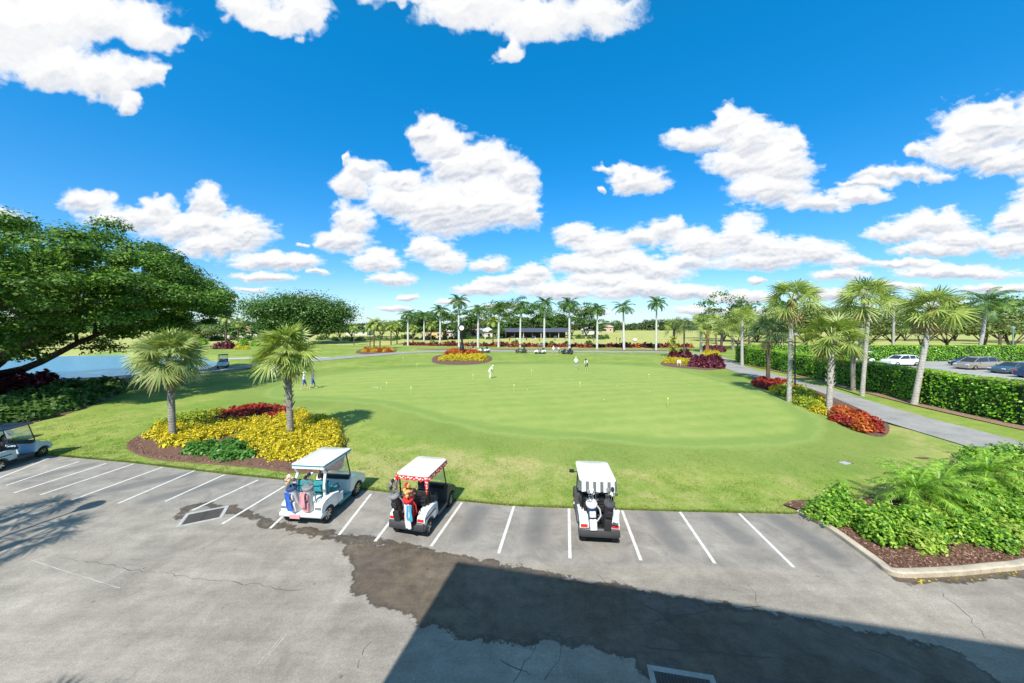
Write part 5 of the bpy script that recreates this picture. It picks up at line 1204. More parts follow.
    def rr_(w, l, z, k=.14):
        P_ = []
        for qx, qy, a0 in ((1, 1, 0), (-1, 1, PI / 2), (-1, -1, PI), (1, -1, 3 * PI / 2)):
            for i in range(5): a_ = a0 + i * PI / 8; P_.append((qx * (w / 2 - k) + k * math.cos(a_), cy + qy * (l / 2 - k) + k * math.sin(a_), z))
        return P_
    kk = .05 if carlike else .13
    for w, l, z in ((rw - .04, ln - .04, rz_), (rw, ln, rz_ + .015), (rw, ln, rz_ + .05), (rw - .05, ln - .05, rz_ + .075), (rw - .34, ln - .36, rz_ + .085), (rw - .40, ln - .42, rz_ + .105), (rw - .8, ln - .9, rz_ + .115)): rings.append(rr_(w, l, z, min(kk, (rw - .8) / 2 if w < .5 else kk)))
    b.loft(rings); ro = b.build('roof', roof, r, True, 55)
    if roof_style == 'teal_edge':
        b = MB(); b.loft([rr_(rw + .022, ln + .022, rz_ + .0, kk), rr_(rw + .022, ln + .022, rz_ + .042, kk)], cap=False); b.build('edge_stripe', 'teal_vinyl', ro)
        b = MB(); b.loft([rr_(rw - .01, ln - .01, rz_ + .002, kk), rr_(rw - .01, ln - .01, rz_ - .08, kk)], cap=False); b.build('fringe', 'white_cloth', ro)
    if roof_style in ('polka', 'stripes'):
        b = MB()
        per = rr_(rw + .02, ln + .02, 0, kk); dense = []
        for a_, c_ in zip(per, per[1:] + per[:1]):
            n_ = max(1, int(math.dist(a_, c_) / .035))
            for i in range(n_): dense.append([a_[q] + (c_[q] - a_[q]) * i / n_ for q in range(3)])
        if roof_style == 'stripes': seg = [p for p in dense if p[1] < cy - ln / 2 + .30]; dd = .30
        else: seg = [p for p in dense if p[1] < rl1 - .02]; dd = .15
        # keep a continuous run round the rear
        seg = sorted(seg, key=lambda p: math.atan2(p[0], -(p[1] - (cy if roof_style == 'polka' else cy - ln / 2 + .31))))
        tops = [(p[0], p[1], rz_ + .035) for p in seg]; L_ = 0; bots = []
        for i, p in enumerate(seg):
            if i: L_ += math.dist(p, seg[i - 1])
            wv = .018 * math.sin(L_ * 40); n_ = Vector((p[0], p[1] - cy, 0)).normalized(); scal = dd - (.05 * abs(math.sin(L_ * 14)) if roof_style == 'polka' else 0)
            bots.append((p[0] + n_.x * (wv + .02), p[1] + n_.y * (wv + .02), rz_ + .035 - scal))
        n_ = len(seg); nr = 4 if roof_style == 'polka' else 1
        for q in range(nr):
            f0, f1 = q / nr, (q + 1) / nr; A_ = [tuple(u + (v - u) * f0 for u, v in zip(a_, c_)) for a_, c_ in zip(tops, bots)]; B_ = [tuple(u + (v - u) * f1 for u, v in zip(a_, c_)) for a_, c_ in zip(tops, bots)]
            for i in range(n_ - 1): b.add([A_[i], A_[i + 1], B_[i + 1], B_[i]], [(0, 1, 2, 3)], 1 if nr > 1 and q in (1, 2) and (i + (q - 1) * 2) % 4 == 0 or (nr > 1 and q in (1, 2) and (i + (q - 1) * 2) % 4 == 1 and i % 8 < 4) else 0)
        b.build('valance', ['red_cloth', 'white_cloth'] if nr > 1 else roof_style, ro)
        if roof_style == 'polka':
            for sg in (-1, 1):
                b = MB(); rings = []
                for i in range(6):
                    z = rz_ - .02 - i * .09; q = .07 - .035 * abs(i - 1.5) / 2.5; rings.append([(sg * hw * .90 + q * math.cos(a_) * (1 + .2 * math.sin(3 * a_)), rl0 - .02 + q * math.sin(a_), z) for a_ in [2 * PI * k / 10 for k in range(10)]])
                b.loft(rings); b.build('bow', 'polka', ro, True)
    for sg in (-1, 1):
        wheel(r, sg * (hw - .10), ry, wr, .19, 7 if carlike else 5, rim); wheel(r, sg * (hw - .11), fy, wr, .19, 7 if carlike else 5, rim)
        b = MB(); b.box((sg * (hw - .12), -1.205, .60), (.20, .035, .09), bev=.015); b.build('tail_light', 'red_lens' if not carlike else 'alloy', r)
        b = MB(); b.box((sg * (hw - .20), 1.21 if not carlike else 1.39, .52), (.18, .05, .08), bev=.02); b.build('headlight', 'lens_clear', r)
    if mirror:
        b = MB(); b.box((mirror * (hw + .10), .36, 1.50), (.16, .05, .12), bev=.02); b.tube([(mirror * hw * .83, .40, 1.46), (mirror * (hw + .05), .37, 1.48)], .012, 5); b.build('mirror', 'black_plastic', r)
    b = MB(); b.tube([(-W_ * .36, -.78, 1.18), (-W_ * .30, -.98, 1.20), (W_ * .30, -.98, 1.20), (W_ * .36, -.78, 1.18)], .016, 6); b.tube([(0, -.80, 1.18), (0, -.98, 1.20)], .014, 6); b.build('bag_rack', 'black_metal', r, True)
    if not carlike:
        b = MB(); b.box((0, -.76, .93), (W_ * .72, .20, .22), bev=.03); b.build('sweater_basket', 'black_plastic', r, True)
        for sg in (-1, 1): b = MB(); b.box((sg * hw * .97, -.80, .60), (.05, .72, .05), bev=.01); b.build('fender_trim', 'black_plastic', r)
        b = MB(); b.ball((-W_ * .2, -.34, .90), .10, 0, 8, None, (1.4, 1, .6)); b.build('folded_towel', 'white_cloth', r, True)
    return r
def golf_bag(label, M, body, trim, heads, towel=None, flower=None, pocket=None, stand=False, n=9):
    """M = local-to-world matrix of the bag's foot"""
    r = thing('golf_bag', label, 'golf bag'); r.matrix_world = M
    b = MB(); b.lathe([(.115, 0), (.13, .02), (.125, .3), (.13, .6), (.14, .80), (.15, .86), (.13, .875)], (0, 0, 0), 14); b.build('bag_body', body, r, True)
    b = MB(); b.box((0, -.14, .25), (.20, .10, .34), bev=.03); b.box((0, -.135, .60), (.17, .08, .20), bev=.03); b.build('pocket', pocket or body, r, True)
    b = MB(); b.lathe([(.155, .80), (.162, .82), (.162, .87), (.15, .885)], (0, 0, 0), 14); b.build('collar', trim, r, True)
    b = MB(); b.tube([(.13, 0, .25), (.24, -.02, .45), (.22, 0, .65), (.13, 0, .80)], .02, 6); b.build('strap', trim, r, True)
    for i in range(n):
        a_ = i * 2.4; q = .03 + .08 * (i / n) ** .5; x, y = q * math.cos(a_), q * math.sin(a_); hgt = 1.0 + rnd.uniform(0, .22) + (.08 if i < 3 else 0)
        e = Vector((x * 1.5, y * 1.5, hgt)); c_ = MB(); c_.tube([(x, y, .7), e], .007, 5); cl = c_.build('club', 'steel', r)
        h_ = MB()
        if i < 4: h_.ball(e + Vector((0, .02, .03)), .055, 0, 8, None, (.9, 1.3, 1.0)); h_.build('head_cover', heads[i % len(heads)], cl, True)
        else: h_.box(e + Vector((.03, 0, 0)), (.085, .022, .05), bev=.008); h_.build('club_head', 'chrome', cl)
    if towel:
        for k, (mt, dx, dl) in enumerate(towel):
            b = MB(); rows = []
            for i in range(7):
                z = .82 - dl * i / 6; rows.append([(dx + (j - 1.5) * .055 + .008 * math.sin(i + j), -.205 - .02 * math.sin(j * 2.2 + i * .6) - .01 * i, z) for j in range(4)])
            back = [[(x, y + .012, z) for x, y, z in rw] for rw in rows]
            b.loft([rw + bk_[::-1] for rw, bk_ in zip(rows, back)]); b.build('towel', mt, r, True)
    if flower:
        b = MB()
        for k in range(16): b.ball((rnd.uniform(-.1, .1), rnd.uniform(-.12, .06), 1.05 + rnd.uniform(-.06, .14)), rnd.uniform(.03, .06), 0, 6)
        b.build('pompom', flower, r, True)
    return r
def on_cart(c_, x, y, z, tilt=-12, roll=0, yaw=0, s=1.0):
    bpy.context.view_layer.update()
    return Matrix.Translation(c_.location) @ Matrix.Rotation(c_.rotation_euler.z, 4, 'Z') @ Matrix.Translation((x, y, z)) @ Matrix.Rotation(math.radians(-tilt), 4, 'X') @ Matrix.Rotation(math.radians(roll), 4, 'Y') @ Matrix.Rotation(math.radians(yaw), 4, 'Z') @ Matrix.Scale(s, 4)

c1 = cart('white car shaped golf buggy with teal seats and teal edged roof by the flower bed', (-6.52, 11.95, 0), math.radians(-6), 'white_paint', 'white_paint', 'teal_vinyl', 'white_paint', 1.38, True, 'teal_edge', 'alloy', 'black_metal', roofz=1.79, roofw=1.14)
b = MB(); b.box((-.16, -1.275, .36), (.34, .02, .13), bev=.008); b.build('rear_tag', 'pink_cloth', c1)
golf_bag('white golf bag with a blue towel hanging on the back of the teal seated buggy', on_cart(c1, -.18, -1.10, .47, -14, -4), 'bag_white', 'bag_navy', ['tan_cloth', 'white_cloth', 'pink_cloth'], [('blue_cloth', -.02, .62)], 'tan_cloth')
golf_bag('pale golf bag with pink pocket beside the blue toweled bag on the teal seated buggy', on_cart(c1, .20, -1.08, .47, -12, 5), 'bag_white', 'mid_grey', ['black_plastic', 'white_cloth'], [('pink_cloth', -.04, .50)], None, 'pink_cloth')
c2 = cart('golf buggy with cream roof and red polka dot frill round its edge', (-2.86, 11.32, 0), math.radians(-13), 'white_paint', 'cream_paint', 'black_vinyl', 'dark_grey', 1.14, False, 'polka', 'alloy', roofz=1.73, front='dark_grey')
golf_bag('red golf bag with white and blue towels on the polka dot frilled buggy', on_cart(c2, .10, -1.12, .47, -15, 2), 'red_cloth', 'red_cloth', ['flower_orange', 'red_cloth', 'tan_cloth'], [('white_cloth', .06, .78), ('cyan_cloth', .13, .5)], 'flower_orange', 'red_cloth')
golf_bag('black golf bag leaning left of the red bag on the polka dot frilled buggy', on_cart(c2, -.26, -1.06, .47, -12, -8), 'bag_black', 'mid_grey', ['black_plastic', 'mid_grey'], None, None)
c3 = cart('golf buggy with plain white roof and grey striped curtain over its back', (2.62, 10.98, 0), math.radians(-5), 'white_paint', 'white_paint', 'black_vinyl', 'dark_grey', 1.12, False, 'stripes', 'alloy', mirror=-1, roofz=1.72, front='dark_grey')
golf_bag('white and navy golf bag on the left of the striped curtain buggy', on_cart(c3, -.17, -1.10, .47, -13, -5), 'bag_navy', 'bag_white', ['white_cloth', 'mid_grey', 'white_cloth'], None, None, 'bag_white')
golf_bag('black golf bag on the right of the striped curtain buggy', on_cart(c3, .20, -1.08, .47, -12, 4), 'bag_black', 'dark_grey', ['black_plastic', 'mid_grey', 'white_cloth'], [('white_cloth', .16, .35)], None)
c4 = cart('pale blue golf buggy with dark navy roof at the left edge of the lot', (-23.0, 15.55, 0), math.radians(13), 'iceblue_paint', 'navy_paint', 'black_vinyl', 'dark_grey', 1.18, False, None, 'chrome', roofz=1.70)
golf_bag('pale golf bag with white head covers on the back of the navy roofed buggy', on_cart(c4, .1, -1.08, .47, -12, 3), 'bag_white', 'mid_grey', ['white_cloth', 'white_cloth'], None, None)
c5 = cart('tan roofed golf buggy mostly outside the left edge behind the navy roofed one', (-27.6, 17.4, 0), math.radians(13), 'cream_paint', 'cream_paint', 'beige_vinyl', 'dark_grey')

# distant carts
fc = []
for (px, py, hd, body, roof, seat, lab) in [
    (223, 368.5, 214, 'white_paint', 'black_plastic', 'black_vinyl', 'dark roofed golf buggy facing us on the lake path'), (257, 369, 218, 'white_paint', 'white_paint', 'beige_vinyl', 'white golf buggy on the lake path half hidden by the green fan palm'),
    (470, 352.2, 100, 'white_paint', 'navy_paint', 'black_vinyl', 'navy roofed golf buggy just right of the clock bed'), (484, 353, 75, 'white_paint', 'black_plastic', 'black_vinyl', 'low dark and white golf buggy second from the clock bed'),
    (521, 353.5, 95, 'dark_grey', 'dark_grey', 'black_vinyl', 'dark grey golf buggy parked alone on the far path'), (540, 354.3, 92, 'white_paint', 'mid_grey', 'black_vinyl', 'white golf buggy with grey roof between the two dark ones on the far path'),
    (567, 354.6, 60, 'navy_paint', 'black_plastic', 'black_vinyl', 'black golf buggy at the right end of the far path row')]:
    g = G(px, py); fc.append(cart(lab, (g.x, g.y, .13), math.radians(hd), body, roof, seat, 'dark_grey'))
g = Vector(((822 - 512) * 62 / F, 55, .13)); cart('white roofed golf buggy seen over the long hedge', (g.x, 54.5, .13), math.radians(100), 'white_paint', 'white_paint')

# ------------------------------------------------------------------ cars
def car(label, loc, rz, paint, kind='suv', L=4.6, W_=1.82, cat='car'):
    r = thing('parked_car', label, cat, loc, rz, 'cars in the car park'); hw = W_ / 2
    P_ = {'suv': dict(top=[(2.28, .62), (2.2, .80), (1.9, .93), (1.2, 1.02), (.9, 1.05), (-1.9, 1.10), (-2.2, 1.05), (-2.30, .75)], gh=[(1.05, 1.04), (.35, 1.52), (-.3, 1.62), (-1.6, 1.58), (-2.15, 1.12)]),
          'sedan': dict(top=[(2.30, .55), (2.2, .70), (1.8, .82), (1.2, .92), (.9, .95), (-1.5, .98), (-2.1, .98), (-2.32, .75)], gh=[(1.0, .94), (.25, 1.38), (-.5, 1.44), (-1.1, 1.36), (-1.85, .99)]),
          'van': dict(top=[(2.35, .60), (2.25, .78), (2.0, .92), (1.5, 1.03), (1.2, 1.08), (-2.0, 1.12), (-2.35, 1.10), (-2.42, .75)], gh=[(1.45, 1.06), (.6, 1.62), (-.3, 1.74), (-2.0, 1.72), (-2.36, 1.15)])}[kind]
    b = MB(); rings = []
    for i, (y, z) in enumerate(P_['top']):
        k = .90 if i in (0, len(P_['top']) - 1) else (.97 if i in (1, len(P_['top']) - 2) else 1.0); w = hw * k
        rings.append([(-w * .90, y, .24), (-w, y, .42), (-w, y, z * .72), (-w * .97, y, z * .92), (-w * .84, y, z), (w * .84, y, z), (w * .97, y, z * .92), (w, y, z * .72), (w, y, .42), (w * .90, y, .24)])
    b.loft(rings); b.build('body', paint, r, True, 35)
    gh = P_['gh']; zr = max(z for _, z in gh); b = MB(); rings = []
    zb = gh[0][1] - .05
    for y, z in gh:
        f = (z - zb) / (zr - zb); rings.append([(-hw * .84, y, zb), (-hw * (.84 - .16 * f), y, z - .015), (hw * (.84 - .16 * f), y, z - .015), (hw * .84, y, zb)])
    b.loft(rings); b.build('windows', 'glass_dark', r, False)
    b = MB(); rf = [p for p in gh if p[1] > zb + (zr - zb) * .75]; rings = []
    for y, z in rf: rings.append([(-hw * .70, y, z - .03), (-hw * .66, y, z + .015), (0, y, z + .04), (hw * .66, y, z + .015), (hw * .70, y, z - .03)])
    b.loft(rings); b.build('roof', paint, r, True, 50)
    b = MB()
    for sg in (-1, 1):
        for (ya, za), (yb_, zb_) in ((gh[0], gh[1]), (gh[-1], gh[-2])):
            b.tube([(sg * hw * .84, ya, za), (sg * hw * .70, yb_, zb_)], .035, 6)
        for yy in ((gh[1][0] + gh[3][0]) / 2, gh[3][0] + .1 if kind != 'sedan' else gh[3][0]):
            b.tube([(sg * hw * .845, yy, zb + .05), (sg * hw * .69, yy, zr - .05)], .03, 6)
    b.build('pillars', paint, r, True)
    for sg in (-1, 1):
        for yy in (1.42, -1.40): wheel(r, sg * (hw - .10), yy, .34, .23, 5)
        b = MB(); b.box((sg * hw * .70, P_['top'][1][0] - .02, P_['top'][1][1] - .08), (.36, .22, .13), bev=.04); b.build('headlight', 'lens_clear', r)
        b = MB(); b.box((sg * hw * .78, P_['top'][-1][0] + .03, .84), (.26, .12, .15), bev=.03); b.build('tail_light', 'red_lens', r)
        b = MB(); b.box((sg * (hw + .08), .80, 1.02), (.18, .10, .13), bev=.03); b.build('mirror', paint, r)
    return r
plain('car_white', (.80, .80, .80), .2, coat=.8, var=.02); plain('car_champagne', (.45, .38, .30), .25, .5, coat=.8, var=.04); plain('car_slate', (.10, .15, .19), .22, .5, coat=.8); plain('car_dark', (.05, .055, .065), .22, .4, coat=.8); plain('car_navy', (.015, .05, .14), .2, .3, coat=.9)
car('white hatchback parked alone left of the other cars behind the long hedge', (58.6, 51.5, .13), math.radians(90), 'car_white', 'suv', 4.6)
car('dark sedan parked furthest back in the row of cars at the right', (68.6, 51.2, .13), math.radians(92), 'car_dark', 'sedan')
car('champagne minivan between the dark sedan and the slate blue one', (64.5, 47.4, .13), math.radians(92), 'car_champagne', 'van')
car('slate blue sedan nearer than the champagne minivan', (63.8, 43.4, .13), math.radians(90), 'car_slate', 'sedan')
car('navy car cut by the right edge of the picture, nearest in the row', (61.6, 39.6, .13), math.radians(-90), 'car_navy', 'sedan')

# ------------------------------------------------------------------ clock, lamps, shelter, houses
def clock():
    g = G(462, 357.5); r = thing('street_clock', 'tall black street clock with white face rising from the round flower bed', 'clock', (g.x, g.y, .1), math.radians(-8))
    b = MB(); b.lathe([(.55, 0), (.55, .3), (.45, .38), (.42, 1.9), (.30, 2.1), (.26, 2.4), (.20, 2.6), (.17, 4.3), (.18, 4.4), (.14, 4.5), (.12, 4.75), (.2, 4.9)], (0, 0, 0), 12); b.build('post', 'black_metal', r, True, 30)
    M = Matrix.Translation((0, 0, 5.55)) @ Matrix.Rotation(PI / 2, 4, 'X')
    b = MB(); b.lathe([(.50, -.26), (.66, -.24), (.72, -.16), (.72, .16), (.66, .24), (.50, .26)], (0, 0, 0), 28, 0, M); b.lathe([(.30, 0), (.34, .12), (.14, .25), (.10, .45), (.02, .62)], (0, 0, 6.18), 10); b.build('clock_case', 'black_metal', r, True, 40)
    for sg in (-1, 1):
        M2 = M @ Matrix.Rotation(0 if sg > 0 else PI, 4, 'Y')
        b = MB(); b.lathe([(.01, .262), (.46, .262), (.46, .268), (.01, .268)], (0, 0, 0), 28, 0, M2); f = b.build('clock_face', 'white_cloth', r)
        h_ = MB(); h_.box((.0, .17, .274), (.035, .36, .006), 0, M2 @ Matrix.Rotation(-.55, 4, 'Z')); h_.box((0, .11, .277), (.045, .24, .006), 0, M2 @ Matrix.Rotation(-2.0, 4, 'Z'))
        for k in range(12): h_.box((0, .39, .271), (.028, .09, .004), 0, M2 @ Matrix.Rotation(k * PI / 6, 4, 'Z'))
        h_.build('hands', 'black_metal', f)
clock()
def lamp(px, py, top, label, mat='black_metal', D=None, r0=.06):
    g = G(px, py) if not D else Vector(((px - 512) * D / F, D, 0)); H = CH - (top - HZ) * g.y / F
    r = thing('lamp_post', label, 'lamp post', (g.x, g.y, 0)); b = MB(); b.lathe([(.16, 0), (.16, .2), (.09, .35), (r0, .5), (r0 * .8, H - .55), (.10, H - .5), (.05, H - .4)], (0, 0, 0), 10); b.build('post', mat, r, True)
    b = MB(); b.lathe([(.10, H - .42), (.20, H - .30), (.24, H - .10), (.20, H - .08)], (0, 0, 0), 12); b.build('lantern', 'lens_clear', r, True)
    b = MB(); b.lathe([(.34, H - .09), (.30, H - .03), (.10, H + .08), (.02, H + .16)], (0, 0, 0), 12); b.build('cap', mat, r, True)
def lamp_at(x, y, H, label):
    r = thing('lamp_post', label, 'lamp post', (x, y, 0)); b = MB(); b.lathe([(.16, 0), (.16, .2), (.09, .35), (.06, .5), (.05, H - .55), (.10, H - .5), (.05, H - .4)], (0, 0, 0), 10); b.build('post', 'black_metal', r, True)
    b = MB(); b.lathe([(.10, H - .42), (.20, H - .30), (.24, H - .10), (.34, H - .08), (.10, H + .08)], (0, 0, 0), 12); b.build('lantern', 'black_metal', r, True)
lamp_at(-16.0, 7.7, 5.0, 'lamp post whose thin straight shadow crosses the asphalt left of the drain')
lamp(795, 394, 331, 'dark lamp post standing in the yellow shrubs of the path bed')
lamp(181, 381.5, 344, 'dark lamp post on the shaded lawn behind the silvery fan palm')
lamp(1013, 0, 327, 'grey green lamp pole behind the far hedge above the dark cars', 'teal_metal', 63, .10)
plain('slate_roof', (.06, .07, .10), .6); plain('wood_dark', (.08, .06, .05), .7); plain('roof_orange', (.42, .20, .13), .8, var=.2); plain('roof_pink', (.50, .33, .26), .8, var=.15); plain('roof_pale', (.60, .58, .54), .7); plain('wall_white', (.52, .49, .42), .8, var=.06); plain('wall_yellow', (.62, .46, .22), .8, var=.08); plain('wall_tan', (.45, .33, .24), .8)
def shelter():
    D = 155; x0, x1 = (497 - 512) * D / F, (567.5 - 512) * D / F; L = x1 - x0
    r = thing('range_shelter', 'long low open shelter with dark slate roof behind the royal palms', 'shelter', (x0, D, 0))
    b = MB(); b.loft([[(-.6, -.8, 2.75), (-.6, -.8, 2.95), (-.6, 3, 4.5), (-.6, 6.8, 2.95), (-.6, 6.8, 2.75)], [(L + .6, -.8, 2.75), (L + .6, -.8, 2.95), (L + .6, 3, 4.5), (L + .6, 6.8, 2.95), (L + .6, 6.8, 2.75)]]); b.build('roof', 'slate_roof', r)
    b = MB(); b.box((L / 2, 6.0, 1.38), (L, .2, 2.74)); b.build('back_wall', 'wood_dark', r)
    for i in range(9):
        b = MB(); b.box((i * L / 8, .0, 1.37), (.25, .25, 2.74)); b.build('post', 'wall_white' if i % 2 else 'wood_dark', r)
    for i in range(6):
        bb = MB(); bb.box((0, 0, .45), (1.6, .5, .9), bev=.05); o = bb.build('ball_stand', 'wall_white', None); o.location = (x0 + 2 + i * 5, D + 3, 0); tag(o, 'pale counter standing inside the long slate roofed shelter', 'counter', 'counters in the shelter')
shelter()
def house(px, D, w, d, h, roof, wall, label, rh=2.4, rz=0.0):
    x = (px - 512) * D / F; r = thing('house', label, 'house', (x, D, -.05), rz)
    b = MB(); b.box((0, 0, h / 2), (w, d, h)); b.build('wall', wall, r)
    b = MB(); e = .7; A = [(-w / 2 - e, -d / 2 - e, h), (w / 2 + e, -d / 2 - e, h), (w / 2 + e, d / 2 + e, h), (-w / 2 - e, d / 2 + e, h)]; k = min(w, d) * .5
    b.add(A + [(-w / 2 + k * .8, 0, h + rh), (w / 2 - k * .8, 0, h + rh)], [(0, 1, 5, 4), (1, 2, 5), (2, 3, 4, 5), (3, 0, 4), (3, 2, 1, 0)]); b.build('roof', roof, r)
    n = max(2, int(w / 3.5))
    for i in range(n):
        b = MB(); b.box((-w / 2 + (i + .5) * w / n, -d / 2 - .03, h * .5), (1.3, .08, 1.4)); f = b.build('window', 'white_trim', r)
        b = MB(); b.box((-w / 2 + (i + .5) * w / n, -d / 2 - .08, h * .5), (1.1, .04, 1.2)); b.build('pane', 'glass_dark', f)
for a_ in [(229, 152, 7, 8, 3.0, 'roof_pink', 'wall_white', 'house with pinkish roof between the coconut palm and the orange roofed house'), (251, 155, 12, 9, 3.1, 'roof_orange', 'wall_white', 'white house with orange tiled roof left of the round crowned tree'),
           (199, 150, 8, 8, 3.0, 'roof_pale', 'wall_white', 'small white house right of the spreading tree'), 
           (360, 200, 12, 9, 3.0, 'roof_pale', 'wall_white', 'white house glimpsed left of the slim palm island'), (436, 158, 8, 8, 3.4, 'roof_orange', 'wall_yellow', 'yellow house between the second and third royal palms'), (454, 162, 9, 8, 3.0, 'roof_pale', 'wall_white', 'white house just left of the clock'),
           (471, 165, 9.5, 8, 3.4, 'roof_pink', 'wall_white', 'pink roofed house just right of the clock'), (485.5, 160, 7.5, 8, 3.0, 'roof_pale', 'wall_white', 'white roofed house left of the slate roofed shelter'), (606, 262, 8.5, 9, 4.2, 'roof_pink', 'wall_tan', 'tan house at the left end of the far wood'),
           (590, 215, 9, 8, 2.8, 'roof_pale', 'wall_white', 'pale low house at the foot of the dark trees right of the shelter'), (25, 175, 12, 9, 3.0, 'roof_pale', 'wall_white', 'white house across the lake seen under the spreading tree')]: house(*a_)

# ------------------------------------------------------------------ people
def person(label, loc, rz, pose, top, bottom, legs='skin', hat=None, hair=None, sleeves=True, group=None, h=1.72, fine=True):
    r = thing('person', label, 'person', loc, rz, group)
    J = dict(pelvis=(0, 0, .93), waist=(0, .0, 1.08), chest=(0, 0, 1.28), neckb=(0, 0, 1.43), neck=(0, .01, 1.50), head=(0, .025, 1.60), crown=(0, .01, 1.69),
             hl=(-.10, 0, .90), kl=(-.11, .02, .50), al=(-.11, 0, .09), fl=(-.12, .14, .035), hr=(.10, 0, .90), kr=(.11, .02, .50), ar=(.11, 0, .09), fr=(.12, .14, .035),
             sl=(-.18, 0, 1.38), el=(-.24, -.02, 1.12), wl=(-.25, .05, .88), tl=(-.25, .07, .78), sr=(.18, 0, 1.38), er=(.24, -.02, 1.12), wr=(.25, .05, .88), tr=(.25, .07, .78))
    J.update(pose)
    RAD = dict(pelvis=.145, waist=.13, chest=.15, neckb=.09, neck=.055, head=.10, crown=.075, hl=.10, kl=.062, al=.042, fl=.04, hr=.10, kr=.062, ar=.042, fr=.04, sl=.07, el=.046, wl=.03, tl=.032, sr=.07, er=.046, wr=.03, tr=.032)
    E_ = [('pelvis', 'waist'), ('waist', 'chest'), ('chest', 'neckb'), ('neckb', 'neck'), ('neck', 'head'), ('head', 'crown'), ('pelvis', 'hl'), ('hl', 'kl'), ('kl', 'al'), ('al', 'fl'), ('pelvis', 'hr'), ('hr', 'kr'), ('kr', 'ar'), ('ar', 'fr'),
          ('neckb', 'sl'), ('sl', 'el'), ('el', 'wl'), ('wl', 'tl'), ('neckb', 'sr'), ('sr', 'er'), ('er', 'wr'), ('wr', 'tr')]
    names = list(J); idx = {n_: i for i, n_ in enumerate(names)}; s = h / 1.75
    me = bpy.data.meshes.new('tmp'); me.from_pydata([tuple(Vector(J[n_]) * s) for n_ in names], [(idx[a_], idx[c_]) for a_, c_ in E_], []); o = bpy.data.objects.new('body', me); C.objects.link(o)
    o.modifiers.new('Skin', 'SKIN'); sv = me.skin_vertices[0].data if me.skin_vertices else None
    if sv is None:
        bm = bmesh.new(); bm.from_mesh(me); bm.verts.layers.skin.verify(); bm.to_mesh(me); bm.free(); sv = me.skin_vertices[0].data
    for n_ in names: k = RAD[n_] * s; sv[idx[n_]].radius = (k, k * (.75 if n_ in ('pelvis', 'waist', 'chest') else 1)); sv[idx[n_]].use_root = (n_ == 'pelvis')
    ss = o.modifiers.new('Sub', 'SUBSURF'); ss.levels = ss.render_levels = 2 if fine else 1
    bpy.context.view_layer.update(); dg = bpy.context.evaluated_depsgraph_get(); nm = bpy.data.meshes.new_from_object(o.evaluated_get(dg)); o.modifiers.clear(); o.data = nm; nm.name = 'body'
    for mm in ('skin', top, bottom, legs, 'white_cloth'): nm.materials.append(MATS[mm])
    cent = np.array([tuple(p.center) for p in nm.polygons]); segs = []
    mid_ = {('pelvis', 'waist'): 1, ('waist', 'chest'): 1, ('chest', 'neckb'): 1, ('neckb', 'neck'): 0, ('neck', 'head'): 0, ('head', 'crown'): 0, ('pelvis', 'hl'): 2, ('pelvis', 'hr'): 2, ('hl', 'kl'): 2, ('hr', 'kr'): 2, ('kl', 'al'): 3, ('kr', 'ar'): 3, ('al', 'fl'): 4, ('ar', 'fr'): 4,
            ('neckb', 'sl'): 1, ('neckb', 'sr'): 1, ('sl', 'el'): 1, ('sr', 'er'): 1, ('el', 'wl'): 0, ('er', 'wr'): 0, ('wl', 'tl'): 0, ('wr', 'tr'): 0}
    best = np.full(len(cent), 9.); bi = np.zeros(len(cent), int)
    for (a_, c_), mi in mid_.items():
        A = np.array(J[a_]) * s; B = np.array(J[c_]) * s; t_ = np.clip(((cent - A) @ (B - A)) / max((B - A) @ (B - A), 1e-6), 0, 1); d = np.linalg.norm(cent - (A + t_[:, None] * (B - A)), axis=1) - (RAD[a_] * s * .6)
        up_ = d < best; best = np.where(up_, d, best); bi = np.where(up_, mi, bi)
    nm.polygons.foreach_set('material_index', bi.astype(np.int32)); nm.shade_smooth(); o.parent = r
    hd = Vector(J['head']) * s; cr = Vector(J['crown']) * s; ax_ = (cr - hd).normalized()
    if hair:
        b = MB(); b.ball(tuple(hd + ax_ * .035 - Vector((0, .025, 0))), .112 * s, 0, 10, None, (1, 1, .95)); b.build('hair', hair, r, True)
    if hat:
        q = ax_.to_track_quat('Z', 'Y').to_matrix().to_4x4(); M = Matrix.Translation(hd + ax_ * .045) @ q; b = MB(); b.lathe([(.118, 0), (.118, .04), (.095, .09), (.02, .115)], (0, 0, 0), 14, 0, M); b.box((0, .15, .005), (.15, .13, .014), 0, M, bev=.005); b.build('cap', hat, r, True)
    return r
plain('cloth_cream', (.70, .66, .52), .9, var=.05); plain('cloth_greypants', (.33, .34, .35), .9); plain('cloth_dark', (.03, .03, .04), .9); plain('cloth_royal', (.03, .10, .40), .9); plain('cloth_slate', (.16, .18, .24), .9); plain('hair_brown', (.08, .045, .025), .7); plain('hair_grey', (.4, .38, .35), .7)
def putter(label, a_, c_):
    a_, c_ = Vector(a_), Vector(c_); r = thing('golf_putter', label, 'golf club', tuple(c_)); b = MB(); b.tube([a_ - c_, Vector((0, 0, .02))], .012, 6); b.build('shaft', 'steel', r); b = MB(); b.box((0, .03, .02), (.03, .12, .03)); b.build('club_head', 'steel', r)
def gp(px, py): g = G(px, py); return (g.x, g.y, lawn_z(g.x, g.y))
